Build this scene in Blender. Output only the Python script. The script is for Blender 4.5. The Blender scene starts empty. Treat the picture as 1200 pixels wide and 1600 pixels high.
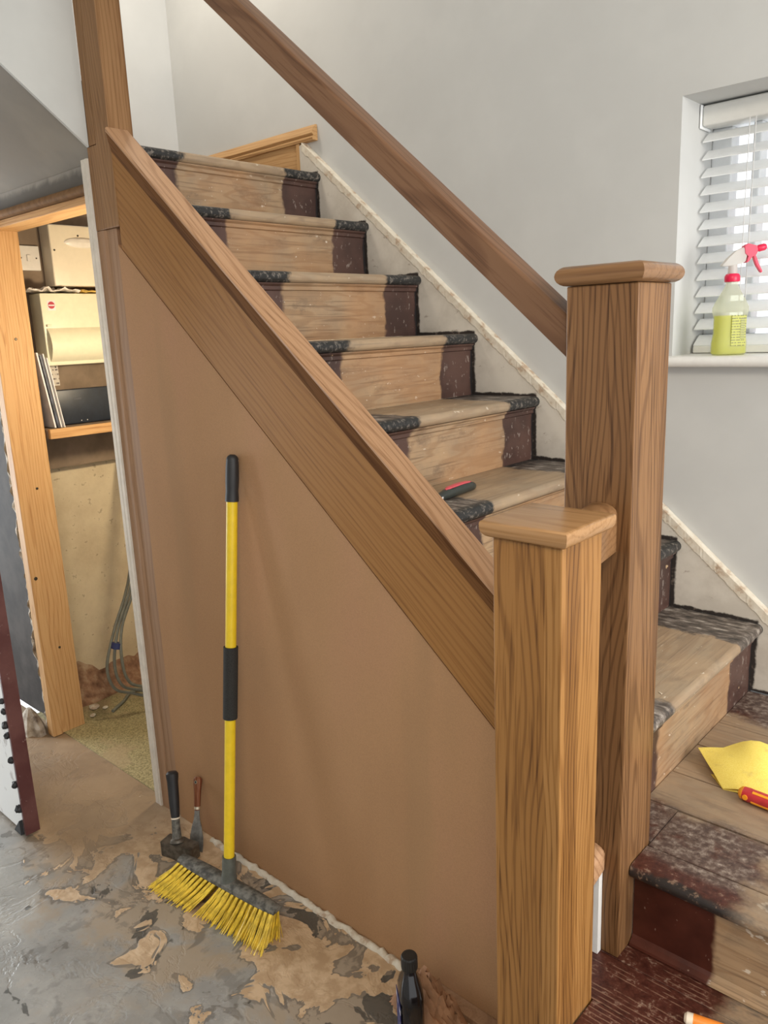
import bpy, bmesh, math, random
from mathutils import Vector, Matrix, noise as mnoise

random.seed(7)
C = bpy.context.scene.collection
SC = bpy.context.scene
PI = math.pi

# ------------------------------------------------------------------ camera
CAM = Vector((0.5371, -0.9461, 1.5291))
YAW, PIT, ROL, FPX = 0.7458, 0.2268, -0.0409, 1230.67
fw = Vector((-math.sin(YAW)*math.cos(PIT), math.cos(YAW)*math.cos(PIT), -math.sin(PIT)))
rt = Vector((math.cos(YAW), math.sin(YAW), 0.0))
up = rt.cross(fw)
r2 = math.cos(ROL)*rt + math.sin(ROL)*up
u2 = -math.sin(ROL)*rt + math.cos(ROL)*up
cam = bpy.data.cameras.new('camera')
cam.sensor_fit = 'VERTICAL'; cam.sensor_height = 36.0; cam.lens = FPX/1600*36.0
cam.clip_start = 0.02
co = bpy.data.objects.new('camera', cam); C.objects.link(co)
co.matrix_world = Matrix(((r2.x, u2.x, -fw.x, CAM.x), (r2.y, u2.y, -fw.y, CAM.y),
                          (r2.z, u2.z, -fw.z, CAM.z), (0, 0, 0, 1)))
SC.camera = co

# ------------------------------------------------------------------ sky, daylight, exposure
w = bpy.data.worlds.new('overcast_sky'); SC.world = w; w.use_nodes = True
bg = w.node_tree.nodes['Background']
bg.inputs[0].default_value = (0.95, 0.975, 1.0, 1); bg.inputs[1].default_value = 1.7

def area(name, loc, target, size, power, col):
    l = bpy.data.lights.new(name, 'AREA'); l.shape = 'RECTANGLE'
    l.size, l.size_y = size; l.energy = power; l.color = col
    o = bpy.data.objects.new(name, l); C.objects.link(o); o.location = loc
    o.rotation_euler = (Vector(target)-Vector(loc)).to_track_quat('-Z', 'Y').to_euler()
    return o
area('daylight_from_open_front_door', (-4.3, -0.9, 0.95), (-1.4, -0.9, 0.0), (1.5, 1.5), 80, (0.90, 0.96, 1.0))
area('daylight_from_hall_window', (2.55, 0.2, 1.7), (0.0, 0.4, 1.0), (1.5, 1.5), 62, (1.0, 0.965, 0.91))
area('ceiling_lamp', (0.9, -1.5, 2.7), (-0.2, 0.3, 0.6), (0.5, 0.5), 24, (1.0, 0.86, 0.66))
area('landing_lamp', (-2.0, 0.6, 3.35), (-1.9, 0.7, 2.0), (0.35, 0.35), 12, (1.0, 0.91, 0.78))

vs = SC.view_settings
vs.view_transform = 'Standard'; vs.look = 'None'; vs.gamma = 1.0; vs.use_curve_mapping = False
vs.exposure = 0.0

# ------------------------------------------------------------------ measures
XR, GO, RI, ZL = 0.1744, 0.2226, 0.19, 0.5573      # first nosing, going, rise, quarter landing height
RK = RI/GO
WY = 1.14                                          # stairwell wall
TH = math.atan(RK)
def nx(k): return XR-GO*k
def nz(k): return ZL+RI*k

# ------------------------------------------------------------------ node helper
class NT:
    def __init__(s, name):
        s.m = bpy.data.materials.new(name); s.m.use_nodes = True
        s.t = s.m.node_tree; s.t.nodes.clear()
        s.out = s.t.nodes.new('ShaderNodeOutputMaterial')
        s.b = s.t.nodes.new('ShaderNodeBsdfPrincipled')
        s.t.links.new(s.b.outputs[0], s.out.inputs[0])
    def put(s, sock, v):
        if v is None: return
        if hasattr(v, 'links') or isinstance(v, bpy.types.NodeSocket): s.t.links.new(v, sock)
        elif isinstance(v, (tuple, list)):
            v = tuple(v)
            if sock.type == 'RGBA' and len(v) == 3: v = v+(1,)
            sock.default_value = v
        else: sock.default_value = v
    def math(s, op, a, b=None, c=None, clamp=False):
        n = s.t.nodes.new('ShaderNodeMath'); n.operation = op; n.use_clamp = clamp
        for i, v in enumerate((a, b, c)):
            if v is not None: s.put(n.inputs[i], v)
        return n.outputs[0]
    def vmath(s, op, a, b=None, sc=None):
        n = s.t.nodes.new('ShaderNodeVectorMath'); n.operation = op
        s.put(n.inputs[0], a)
        if b is not None: s.put(n.inputs[1], b)
        if sc is not None: s.put(n.inputs[3], sc)
        return n.outputs[0]
    def obj(s): return s.t.nodes.new('ShaderNodeTexCoord').outputs['Object']
    def pos(s): return s.t.nodes.new('ShaderNodeNewGeometry').outputs['Position']
    def map(s, v, loc=(0, 0, 0), rot=(0, 0, 0), sc=(1, 1, 1)):
        n = s.t.nodes.new('ShaderNodeMapping')
        s.put(n.inputs[0], v); n.inputs[1].default_value = loc; n.inputs[2].default_value = rot; n.inputs[3].default_value = sc
        return n.outputs[0]
    def noise(s, v, sc=5, det=3, ro=0.5, dist=0.0, color=False):
        n = s.t.nodes.new('ShaderNodeTexNoise')
        s.put(n.inputs['Vector'], v); n.inputs['Scale'].default_value = sc; n.inputs['Detail'].default_value = det
        n.inputs['Roughness'].default_value = ro; n.inputs['Distortion'].default_value = dist
        return n.outputs['Color' if color else 0]
    def voro(s, v, sc=5, feat='F1', out='Distance'):
        n = s.t.nodes.new('ShaderNodeTexVoronoi'); n.feature = feat
        s.put(n.inputs['Vector'], v); n.inputs['Scale'].default_value = sc
        return n.outputs[out]
    def white(s, v):
        n = s.t.nodes.new('ShaderNodeTexWhiteNoise'); n.noise_dimensions = '3D'
        s.put(n.inputs['Vector'], v); return n.outputs
    def sep(s, v):
        n = s.t.nodes.new('ShaderNodeSeparateXYZ'); s.put(n.inputs[0], v); return n.outputs
    def comb(s, x, y, z):
        n = s.t.nodes.new('ShaderNodeCombineXYZ')
        for i, v in enumerate((x, y, z)): s.put(n.inputs[i], v)
        return n.outputs[0]
    def step(s, v, a, b):                       # smooth 0..1 between a and b
        n = s.t.nodes.new('ShaderNodeMapRange'); n.interpolation_type = 'SMOOTHSTEP'
        s.put(n.inputs[0], v)
        if a <= b: n.inputs[1].default_value, n.inputs[2].default_value, n.inputs[3].default_value, n.inputs[4].default_value = a, b, 0, 1
        else: n.inputs[1].default_value, n.inputs[2].default_value, n.inputs[3].default_value, n.inputs[4].default_value = b, a, 1, 0
        return n.outputs[0]
    def ramp(s, v, stops):
        n = s.t.nodes.new('ShaderNodeValToRGB'); s.put(n.inputs[0], v)
        el = n.color_ramp.elements
        while len(el) < len(stops): el.new(0.5)
        for e, (p, c) in zip(el, stops): e.position = p; e.color = tuple(c)+(1,)
        return n.outputs[0]
    def mix(s, f, a, b, mode='MIX'):
        n = s.t.nodes.new('ShaderNodeMix'); n.data_type = 'RGBA'; n.blend_type = mode
        s.put(n.inputs[0], f); s.put(n.inputs[6], a); s.put(n.inputs[7], b)
        return n.outputs[2]
    def bump(s, h, st=0.3, d=0.005):
        n = s.t.nodes.new('ShaderNodeBump'); n.inputs['Strength'].default_value = st; n.inputs['Distance'].default_value = d
        s.put(n.inputs['Height'], h); s.t.links.new(n.outputs[0], s.b.inputs['Normal'])
    def fin(s, col, rough=0.5, metal=0.0, spec=0.5, coat=0.0):
        s.put(s.b.inputs['Base Color'], col); s.put(s.b.inputs['Roughness'], rough)
        s.b.inputs['Metallic'].default_value = metal; s.b.inputs['Specular IOR Level'].default_value = spec
        s.b.inputs['Coat Weight'].default_value = coat; s.b.inputs['Coat Roughness'].default_value = 0.25
        return s.m

def plain(name, col, rough=0.5, metal=0.0, var=0.12, sc=40, spec=0.5, bump=0.0):
    n = NT(name); o = n.obj(); f = n.noise(o, sc, 4, 0.6)
    c = n.mix(n.step(f, 0.3, 0.7), tuple(x*(1-var) for x in col), tuple(min(1, x*(1+var)) for x in col))
    if bump: n.bump(f, bump, 0.003)
    return n.fin(c, rough, metal, spec)

AX = {'Z': (0, 0, 0), 'X': (0, -PI/2, 0), 'Y': (PI/2, 0, 0), 'R': (0, PI/2-TH, 0)}
def wood(name, axis, dark, mid, light, strip=0.0, ring=9.0, rough=0.42, contrast=1.0, off=(0, 0, 0), knots=False, coat=0.0, fine=1.0, spec=0.22):
    """sawn timber: growth rings as contours of a stretched field, pores, optional glued strips"""
    n = NT(name)
    v = n.map(n.obj(), loc=off, rot=AX[axis])
    if strip:
        x, y, z = n.sep(v)[:3]
        cell = n.comb(n.math('FLOOR', n.math('DIVIDE', n.math('ADD', x, 0.0103), strip)), n.math('FLOOR', n.math('DIVIDE', n.math('ADD', y, 0.0077), strip)), 0.0)
        wn = n.white(cell)
        v = n.vmath('ADD', v, n.vmath('SCALE', wn[1], sc=7.0))
        tone = n.math('MULTIPLY_ADD', wn[0], 0.34, -0.17)
    else:
        tone = 0.0
    big = n.noise(n.map(v, sc=(1, 1, 0.16)), 5.0, 2, 0.45)
    bow = n.noise(n.map(v, loc=(4, 1, 2), sc=(1, 1, 0.30)), 7.0, 1, 0.4)
    x, y, z = n.sep(v)[:3]
    cx = n.math('ADD', x, n.math('MULTIPLY_ADD', big, 0.16, -0.055)); cy = n.math('ADD', y, n.math('MULTIPLY_ADD', bow, 0.10, -0.02))
    rr = n.math('SQRT', n.math('ADD', n.math('MULTIPLY', cx, cx), n.math('MULTIPLY', cy, cy)))
    rr = n.math('ADD', rr, n.math('MULTIPLY', n.noise(n.map(v, sc=(1, 1, 0.06)), 40, 2, 0.5), 0.004))
    rg = n.math('MULTIPLY_ADD', n.math('SINE', n.math('MULTIPLY', rr, ring*115)), 0.5, 0.5)
    line = n.step(rg, 0.60, 1.0)
    pore = n.noise(n.map(v, sc=(1, 1, 0.030)), 190*fine, 2, 0.65)
    pr = n.step(pore, 0.50, 0.66)
    band = n.noise(n.map(v, sc=(1, 1, 0.04)), 16, 2, 0.5)
    t = n.math('MULTIPLY_ADD', line, -0.30*contrast, 0.60)
    t = n.math('ADD', t, n.math('MULTIPLY', pr, -0.30*contrast))
    t = n.math('ADD', t, n.math('MULTIPLY_ADD', band, 0.42*contrast, -0.21*contrast))
    t = n.math('ADD', t, tone)
    c = n.ramp(t, [(0.1, dark), (0.5, mid), (0.9, light)])
    if knots:
        kd = n.voro(n.map(v, sc=(1, 1, 0.45)), 7.0)
        c = n.mix(n.step(kd, 0.11, 0.05), c, tuple(x*0.45 for x in dark))
    n.bump(n.math('ADD', n.math('MULTIPLY', pr, -1.0), n.math('MULTIPLY', line, -0.3)), 0.10, 0.001)
    return n.fin(c, rough, coat=coat*0.5, spec=spec)

OD, OM, OL = (0.100, 0.039, 0.010), (0.270, 0.124, 0.034), (0.430, 0.222, 0.074)
M = {}
M['oak_post'] = wood('oak_glued_strips', 'Z', OD, OM, OL, strip=0.041, ring=6, coat=0.25, contrast=0.72)
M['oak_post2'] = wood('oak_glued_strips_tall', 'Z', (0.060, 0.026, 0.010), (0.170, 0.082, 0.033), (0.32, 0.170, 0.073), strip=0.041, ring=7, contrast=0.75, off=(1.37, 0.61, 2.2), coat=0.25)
M['oak_upper'] = wood('oak_upper_post', 'Z', OD, (0.225, 0.115, 0.048), (0.34, 0.19, 0.088), strip=0.055, ring=7, contrast=0.6, off=(0.3, 2.0, 0.4))
M['oak_cap'] = wood('oak_cap', 'X', (0.20, 0.10, 0.035), (0.37, 0.20, 0.085), (0.52, 0.31, 0.15), ring=4, rough=0.26, coat=0.6, contrast=0.4)
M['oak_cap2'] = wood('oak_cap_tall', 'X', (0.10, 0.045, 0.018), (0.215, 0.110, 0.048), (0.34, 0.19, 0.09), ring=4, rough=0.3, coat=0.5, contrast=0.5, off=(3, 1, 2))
M['oak_string'] = wood('oak_string_board', 'R', (0.150, 0.062, 0.018), (0.295, 0.140, 0.044), (0.40, 0.205, 0.072), ring=3, rough=0.45, contrast=0.5, fine=0.8, spec=0.15)
M['oak_capping'] = wood('pale_oak_capping', 'R', (0.24, 0.120, 0.058), (0.44, 0.250, 0.135), (0.58, 0.36, 0.21), ring=4, rough=0.45, contrast=0.75, off=(0.5, 0.9, 0))
M['oak_mould_shade'] = wood('oak_moulding_cove_shade', 'R', (0.085, 0.034, 0.012), (0.150, 0.066, 0.024), (0.24, 0.115, 0.045), ring=3, rough=0.7, spec=0.05, off=(0.7, 1.9, 0))  # cove shade under the capping put into a darker oak colour
M['oak_rail'] = wood('oak_handrail', 'R', (0.080, 0.037, 0.020), (0.165, 0.085, 0.046), (0.27, 0.152, 0.086), ring=3, rough=0.42, contrast=0.6, off=(0.1, 3.9, 0))
PD, PM, PL = (0.34, 0.17, 0.065), (0.50, 0.29, 0.125), (0.60, 0.39, 0.19)
M['pine_z'] = wood('pine_upright', 'Z', PD, PM, PL, ring=4, rough=0.55, contrast=0.7)
M['pine_x'] = wood('pine_across', 'X', PD, PM, PL, ring=4, rough=0.55, contrast=0.7)
M['pine_y'] = wood('pine_shelf', 'Y', PD, PM, PL, ring=4, rough=0.55, contrast=0.7)
M['gap_dark'] = plain('gap_shade_black', (0.012, 0.010, 0.008), 0.9)  # near-black stand-in for the shade inside narrow gaps
M['head_dark'] = plain('dull_brown_moulding', (0.17, 0.095, 0.045), 0.7, var=0.2, spec=0.1)
M['strip_brown'] = wood('bare_hardwood_strip', 'Z', (0.22, 0.125, 0.07), (0.31, 0.185, 0.11), (0.40, 0.25, 0.155), ring=2, rough=0.6, contrast=0.6)
M['white_wood'] = plain('white_primed_wood', (0.62, 0.57, 0.50), 0.55, var=0.06, sc=25)
M['white_paint'] = plain('white_paint', (0.78, 0.77, 0.74), 0.4, var=0.03)
M['blind_white'] = plain('white_slat_lacquer', (0.83, 0.85, 0.86), 0.35, var=0.02)
M['blind_rail'] = plain('white_blind_rail', (0.74, 0.74, 0.71), 0.4, var=0.02)
M['cord'] = plain('grey_cord', (0.6, 0.6, 0.6), 0.7)
M['black_rubber'] = plain('black_rubber', (0.018, 0.018, 0.02), 0.5)
M['foam'] = plain('dark_foam_grip', (0.022, 0.021, 0.019), 0.85, var=0.3, sc=300)
M['yellow_shaft'] = plain('yellow_plastic_shaft', (0.80, 0.56, 0.02), 0.3, var=0.05)
M['bristle'] = plain('yellow_bristle', (0.82, 0.58, 0.06), 0.45, var=0.25, sc=60)
M['dirty_grey'] = plain('dusty_grey_plastic', (0.12, 0.115, 0.10), 0.7, var=0.6, sc=60)
M['socket_grey'] = plain('grey_green_socket', (0.10, 0.105, 0.09), 0.5, var=0.2)
M['steel_dirty'] = plain('dirty_hammer_steel', (0.14, 0.125, 0.105), 0.5, metal=0.6, var=0.4, sc=50)
M['steel'] = plain('scuffed_steel_blade', (0.34, 0.33, 0.31), 0.42, metal=0.7, var=0.3, sc=40)
M['handle_brown'] = wood('worn_red_brown_handle', 'Z', (0.12, 0.035, 0.015), (0.22, 0.075, 0.035), (0.45, 0.24, 0.12), ring=4, rough=0.35)
M['brass'] = plain('brass_eyelet', (0.75, 0.66, 0.5), 0.3, metal=0.8)
M['oil'] = plain('dark_oil_bottle', (0.014, 0.011, 0.012), 0.12, var=0.3, sc=8)
M['cap_black'] = plain('ribbed_black_cap', (0.014, 0.013, 0.012), 0.5)
M['rag'] = plain('crumpled_brown_paper', (0.34, 0.175, 0.09), 0.75, var=0.25, sc=18)
M['red_plastic'] = plain('red_plastic', (0.50, 0.035, 0.04), 0.35)
M['pink_red'] = plain('pinkish_red_plastic', (0.72, 0.012, 0.07), 0.35, var=0.05)
M['knife_red'] = plain('faded_red_insert', (0.72, 0.10, 0.13), 0.45)
M['knife_black'] = plain('dark_grey_grip', (0.03, 0.036, 0.032), 0.4)
M['orange'] = plain('orange_plastic', (0.80, 0.24, 0.03), 0.4)
M['cream_tip'] = plain('cream_plastic', (0.80, 0.70, 0.56), 0.5)
M['yellow_orange'] = plain('orange_yellow_plastic', (0.90, 0.36, 0.02), 0.35)
M['cream_case'] = plain('cream_enamel_case', (0.74, 0.70, 0.52), 0.35, var=0.03)
M['ivory_case'] = plain('ivory_plastic_case', (0.80, 0.72, 0.57), 0.3, var=0.02)
M['white_plastic'] = plain('white_plastic', (0.78, 0.74, 0.68), 0.3, var=0.02)
M['navy'] = plain('dark_blue_grey_plastic', (0.012, 0.018, 0.030), 0.4, var=0.2)
M['cable'] = plain('grey_cable', (0.15, 0.155, 0.13), 0.5)
M['blue_tape'] = plain('blue_tape', (0.02, 0.03, 0.12), 0.5)
M['paper'] = plain('white_paper', (0.72, 0.70, 0.70), 0.7, var=0.08, sc=30)
M['paper_dark'] = plain('dark_printed_cover', (0.06, 0.07, 0.10), 0.5, var=0.7, sc=25)
M['poly'] = plain('crinkled_clear_bag', (0.72, 0.66, 0.60), 0.3, var=0.2, sc=30)
M['poly_yellow'] = plain('yellow_packet', (0.75, 0.50, 0.12), 0.5, var=0.3, sc=40)
M['screw'] = plain('dark_screw', (0.06, 0.045, 0.03), 0.4, metal=0.5)
M['pvc'] = plain('white_upvc', (0.78, 0.80, 0.81), 0.3, var=0.02)
M['black_iron'] = plain('black_lump', (0.02, 0.02, 0.022), 0.6)
M['grit'] = plain('pale_wood_splinter', (0.72, 0.62, 0.48), 0.7)

def m_sand():
    n = NT('yellow_abrasive_paper'); o = n.obj(); f = n.noise(o, 900, 2, 0.6)
    sm = n.noise(o, 28, 3, 0.6)
    c = n.mix(n.step(f, 0.4, 0.62), (0.82, 0.62, 0.09), (0.93, 0.76, 0.20))
    c = n.mix(n.math('MULTIPLY', n.step(sm, 0.55, 0.75), 0.45), c, (0.50, 0.33, 0.10))
    n.bump(f, 0.3, 0.001); return n.fin(c, 0.8)
M['sand'] = m_sand()
def m_mdf():
    n = NT('brown_mdf_board'); p = n.obj()
    big = n.noise(n.map(p, sc=(1.0, 1, 0.35)), 2.2, 3, 0.55); fine = n.noise(p, 420, 2, 0.7)
    c = n.ramp(big, [(0.3, (0.375, 0.208, 0.104)), (0.5, (0.430, 0.246, 0.126)), (0.7, (0.455, 0.246, 0.142))])
    c = n.mix(n.math('MULTIPLY', n.step(fine, 0.35, 0.7), 0.22), c, (0.20, 0.115, 0.07))
    sm = n.noise(n.map(p, sc=(1, 1, 0.12)), 5, 3, 0.6)
    c = n.mix(n.math('MULTIPLY', n.step(sm, 0.55, 0.72), 0.25), c, (0.30, 0.19, 0.10))
    n.bump(fine, 0.05, 0.001); return n.fin(c, 0.7, spec=0.15)
M['mdf'] = m_mdf()
def m_wall(name, c1, c2, rough=0.75, sc=3):
    n = NT(name); p = n.pos(); f = n.noise(p, sc, 4, 0.6); g = n.noise(p, 60, 3, 0.6)
    c = n.mix(n.step(f, 0.35, 0.7), c1, c2); n.bump(g, 0.04, 0.003); return n.fin(c, rough, spec=0.3)
M['plaster'] = m_wall('painted_plaster', (0.535, 0.540, 0.530), (0.575, 0.580, 0.568))
M['plaster_white'] = m_wall('white_bulkhead_plaster', (0.48, 0.485, 0.470), (0.53, 0.535, 0.515))
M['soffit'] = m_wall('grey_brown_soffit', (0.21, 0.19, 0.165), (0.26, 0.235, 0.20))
M['old_wall'] = m_wall('dark_grey_bare_wall', (0.030, 0.025, 0.023), (0.060, 0.051, 0.046), sc=7)
M['board_brown'] = m_wall('brown_backboard', (0.20, 0.145, 0.10), (0.27, 0.20, 0.14), sc=9)
def m_header():
    n = NT('patched_header_plaster'); p = n.pos(); f = n.noise(p, 14, 4, 0.6, 0.6); x, y, z = n.sep(p)[:3]
    zz = n.math('ADD', z, n.math('MULTIPLY', f, 0.05))
    c = n.mix(n.step(zz, 2.03, 2.055), (0.13, 0.120, 0.11), (0.27, 0.25, 0.225))
    return n.fin(c, 0.85)
M['header'] = m_header()
def m_cream():
    n = NT('stained_cream_plaster'); p = n.pos(); f = n.noise(p, 5, 5, 0.65); g = n.noise(p, 40, 4, 0.6)
    c = n.ramp(f, [(0.3, (0.54, 0.43, 0.28)), (0.55, (0.66, 0.55, 0.37)), (0.75, (0.72, 0.61, 0.43))])
    c = n.mix(n.math('MULTIPLY', n.step(g, 0.63, 0.70), 0.5), c, (0.22, 0.15, 0.09))
    n.bump(n.noise(p, 25, 4, 0.6), 0.25, 0.01); return n.fin(c, 0.85)
M['cream_wall'] = m_cream()
def m_rough():
    n = NT('broken_plaster'); p = n.pos(); f = n.noise(p, 30, 4, 0.6)
    c = n.ramp(f, [(0.3, (0.17, 0.13, 0.10)), (0.5, (0.42, 0.36, 0.29)), (0.7, (0.62, 0.57, 0.50))])
    n.bump(f, 0.6, 0.01); return n.fin(c, 0.95)
M['rough'] = m_rough()
M['rough_dark'] = m_wall('sooty_masonry', (0.075, 0.065, 0.06), (0.16, 0.145, 0.13), 0.95, 20)
def m_rubble():
    n = NT('crumbled_red_brown_rubble'); p = n.pos(); f = n.noise(p, 22, 4, 0.6)
    c = n.ramp(f, [(0.3, (0.13, 0.065, 0.04)), (0.5, (0.27, 0.15, 0.09)), (0.72, (0.42, 0.30, 0.20))])
    n.bump(f, 0.7, 0.01); return n.fin(c, 0.95)
M['rubble'] = m_rubble()
def m_filler():
    n = NT('flaking_cream_filler'); p = n.pos(); f = n.noise(p, 26, 4, 0.65); g = n.noise(p, 90, 3, 0.6)
    c = n.ramp(f, [(0.36, (0.46, 0.34, 0.24)), (0.46, (0.64, 0.57, 0.46)), (0.65, (0.72, 0.67, 0.57))])
    n.bump(g, 0.15, 0.003); return n.fin(c, 0.9)
M['filler'] = m_filler()
M['ridge'] = m_filler()

def m_floor():
    n = NT('scraped_slate_grey_floor'); p = n.pos(); x, y, z = n.sep(p)[:3]
    f1 = n.noise(p, 3.2, 5, 0.62); f2 = n.noise(p, 13, 5, 0.6, 0.3); f3 = n.noise(p, 80, 3, 0.6)
    grey = n.ramp(f1, [(0.30, (0.20, 0.196, 0.184)), (0.5, (0.30, 0.294, 0.278)), (0.68, (0.42, 0.405, 0.375))])
    film = n.noise(n.map(p, loc=(4, 2, 0)), 2.4, 5, 0.65, 0.4)
    # how near the panel and the cupboard: dust and screed residue lie there
    near = n.step(y, -0.38, 0.22)
    cup = n.math('MULTIPLY', n.step(x, -1.40, -1.72), n.step(y, -0.22, 0.0))
    filmm = n.step(n.math('ADD', film, n.math('MULTIPLY', near, 0.15)), 0.51, 0.63)
    c = n.mix(n.math('MULTIPLY', filmm, 0.75), grey, (0.36, 0.275, 0.185))
    c = n.mix(n.math('MULTIPLY', n.step(f2, 0.56, 0.64), 0.35), c, (0.085, 0.08, 0.072))
    q = n.noise(n.map(p, loc=(1.3, 7.7, 0)), 7.5, 4, 0.58, 0.7)
    reg = n.math('ADD', n.math('ADD', n.math('MULTIPLY', near, 0.215), n.math('MULTIPLY', n.math('MULTIPLY', n.step(x, -1.10, -1.30), n.step(y, -0.30, -0.05)), 0.045)), n.math('MULTIPLY', n.step(y, 0.10, 0.26), 0.03))
    qq = n.math('SUBTRACT', n.math('ADD', q, reg), 0.0)
    patch = n.step(qq, 0.685, 0.697)
    patch2 = n.math('SUBTRACT', n.step(qq, 0.635, 0.66), patch)
    c = n.mix(n.math('MULTIPLY', patch2, 0.5), c, (0.09, 0.075, 0.06))
    pc = n.mix(n.step(n.noise(p, 24, 3, 0.6), 0.38, 0.62), (0.46, 0.315, 0.185), (0.60, 0.435, 0.275))
    slate = n.noise(n.map(p, loc=(8.1, 2.2, 0)), 6.5, 4, 0.6, 0.5)
    sm = n.math('MULTIPLY', n.step(n.math('ADD', slate, n.math('MULTIPLY', near, 0.15)), 0.69, 0.705), n.math('SUBTRACT', 1.0, patch))
    c = n.mix(n.math('MULTIPLY', sm, 0.85), c, (0.065, 0.062, 0.055))
    c = n.mix(patch, c, pc)
    dust = n.mix(n.step(f1, 0.35, 0.65), (0.22, 0.155, 0.098), (0.29, 0.21, 0.135))
    c = n.mix(n.math('MULTIPLY', cup, 0.93), c, dust)
    c = n.mix(n.math('MULTIPLY', n.step(f3, 0.68, 0.74), 0.6), c, (0.55, 0.47, 0.38))
    ro = n.math('ADD', n.math('MULTIPLY', f2, 0.35), n.math('MULTIPLY', n.math('MAXIMUM', n.math('MAXIMUM', patch, cup), n.math('MULTIPLY', filmm, 0.5)), 0.4))
    ro = n.math('ADD', ro, 0.10)
    ridge = n.math('ABSOLUTE', n.math('SUBTRACT', n.noise(n.map(p, loc=(9, 3, 0)), 4.5, 5, 0.6, 0.5), 0.5))
    h = n.math('ADD', n.math('MULTIPLY', n.step(ridge, 0.0, 0.03), 0.5), n.math('ADD', n.math('MULTIPLY', f2, 0.6), n.math('MULTIPLY', patch, 0.8)))
    n.bump(h, 0.28, 0.006)
    return n.fin(c, ro, spec=0.5)
M['floor'] = m_floor()
def m_olive():
    n = NT('speckled_olive_lino'); p = n.pos(); f = n.noise(p, 160, 3, 0.7); g = n.noise(p, 5, 4, 0.6)
    c = n.mix(n.step(f, 0.38, 0.62), (0.19, 0.165, 0.08), (0.40, 0.35, 0.20))
    c = n.mix(n.math('MULTIPLY', n.step(g, 0.52, 0.62), 0.6), c, (0.36, 0.27, 0.165))
    return n.fin(c, 0.6)
M['olive'] = m_olive()

def bare_wood(n, v, knots=True):
    """old scrubbed deal: v has the grain along its z"""
    fld = n.noise(n.map(v, sc=(1, 1, 0.16)), 6.5, 3, 0.5)
    rg = n.math('MULTIPLY_ADD', n.math('SINE', n.math('MULTIPLY', fld, 95)), 0.5, 0.5)
    gr = n.noise(n.map(v, sc=(1, 1, 0.03)), 150, 3, 0.6)
    dirt = n.noise(v, 9, 4, 0.65)
    c = n.mix(n.step(dirt, 0.35, 0.68), (0.40, 0.265, 0.150), (0.31, 0.222, 0.140))
    c = n.mix(n.math('MULTIPLY', n.step(rg, 0.55, 1.0), 0.42), c, (0.23, 0.125, 0.06))
    c = n.mix(n.math('MULTIPLY', n.step(gr, 0.52, 0.70), 0.62), c, (0.14, 0.085, 0.05))
    soot = n.noise(n.map(v, loc=(7, 7, 7), sc=(1, 1, 0.5)), 17, 5, 0.7)
    c = n.mix(n.math('MULTIPLY', n.step(soot, 0.53, 0.72), 0.6), c, (0.13, 0.085, 0.055))
    if knots:
        kd = n.voro(n.map(v, sc=(1, 1, 0.6)), 5.5)
        c = n.mix(n.math('MULTIPLY', n.step(kd, 0.10, 0.05), 0.85), c, (0.10, 0.05, 0.028))
    return c, rg, gr
def flecks(n, v, c, amt=0.75, sc=34, col=(0.72, 0.64, 0.53), th=0.70):
    f = n.noise(n.map(v, sc=(1.0, 1.0, 0.55)), sc, 3, 0.65)
    g = n.noise(n.map(v, loc=(5, 5, 5)), 5, 2, 0.5)
    return n.mix(n.math('MULTIPLY', n.step(n.math('ADD', f, n.math('MULTIPLY', g, 0.12)), th, th+0.03), amt), c, col)

def m_riser():
    n = NT('riser_bare_deal_and_maroon_margins'); p = n.pos(); x, y, z = n.sep(p)[:3]
    v = n.map(n.vmath('ADD', p, n.vmath('MULTIPLY', n.comb(n.math('FLOOR', n.math('DIVIDE', n.math('SUBTRACT', XR-0.01, x), GO)), 0, 0), (0.9, 0, 0))), rot=AX['Y'])
    c, rg, gr = bare_wood(n, v)
    c = flecks(n, v, c, 0.7, 62, th=0.735)
    warm = n.noise(n.map(p, loc=(3, 3, 3)), 2.2, 2, 0.5)
    c = n.mix(n.math('MULTIPLY', n.step(warm, 0.45, 0.62), 0.45), c, (0.40, 0.20, 0.085))
    wob = n.math('MULTIPLY_ADD', n.noise(p, 16, 3, 0.6), 0.05, -0.025)
    yy = n.math('ADD', y, wob)
    m = n.math('MAXIMUM', n.step(yy, 0.950, 0.962), n.step(yy, 0.545, 0.530))
    pf = n.noise(p, 6, 4, 0.6)
    paint = n.mix(n.step(pf, 0.35, 0.65), (0.050, 0.024, 0.019), (0.092, 0.046, 0.035))
    paint = flecks(n, p, paint, 0.5, 70, (0.36, 0.30, 0.26), 0.69)
    chip = n.noise(n.map(p, loc=(1, 1, 1)), 17, 3, 0.5)
    paint = n.mix(n.step(chip, 0.72, 0.735), paint, (0.48, 0.33, 0.19))
    edge = n.step(n.math('ADD', y, n.math('MULTIPLY', wob, 0.5)), 1.104, 1.112)
    paint = n.mix(edge, paint, (0.014, 0.012, 0.012))
    c = n.mix(m, c, paint)
    ro = n.math('MULTIPLY_ADD', m, -0.15, 0.62)
    n.bump(n.math('ADD', gr, n.math('MULTIPLY', rg, 0.5)), 0.15, 0.002)
    return n.fin(c, ro)
M['riser'] = m_riser()
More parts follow.
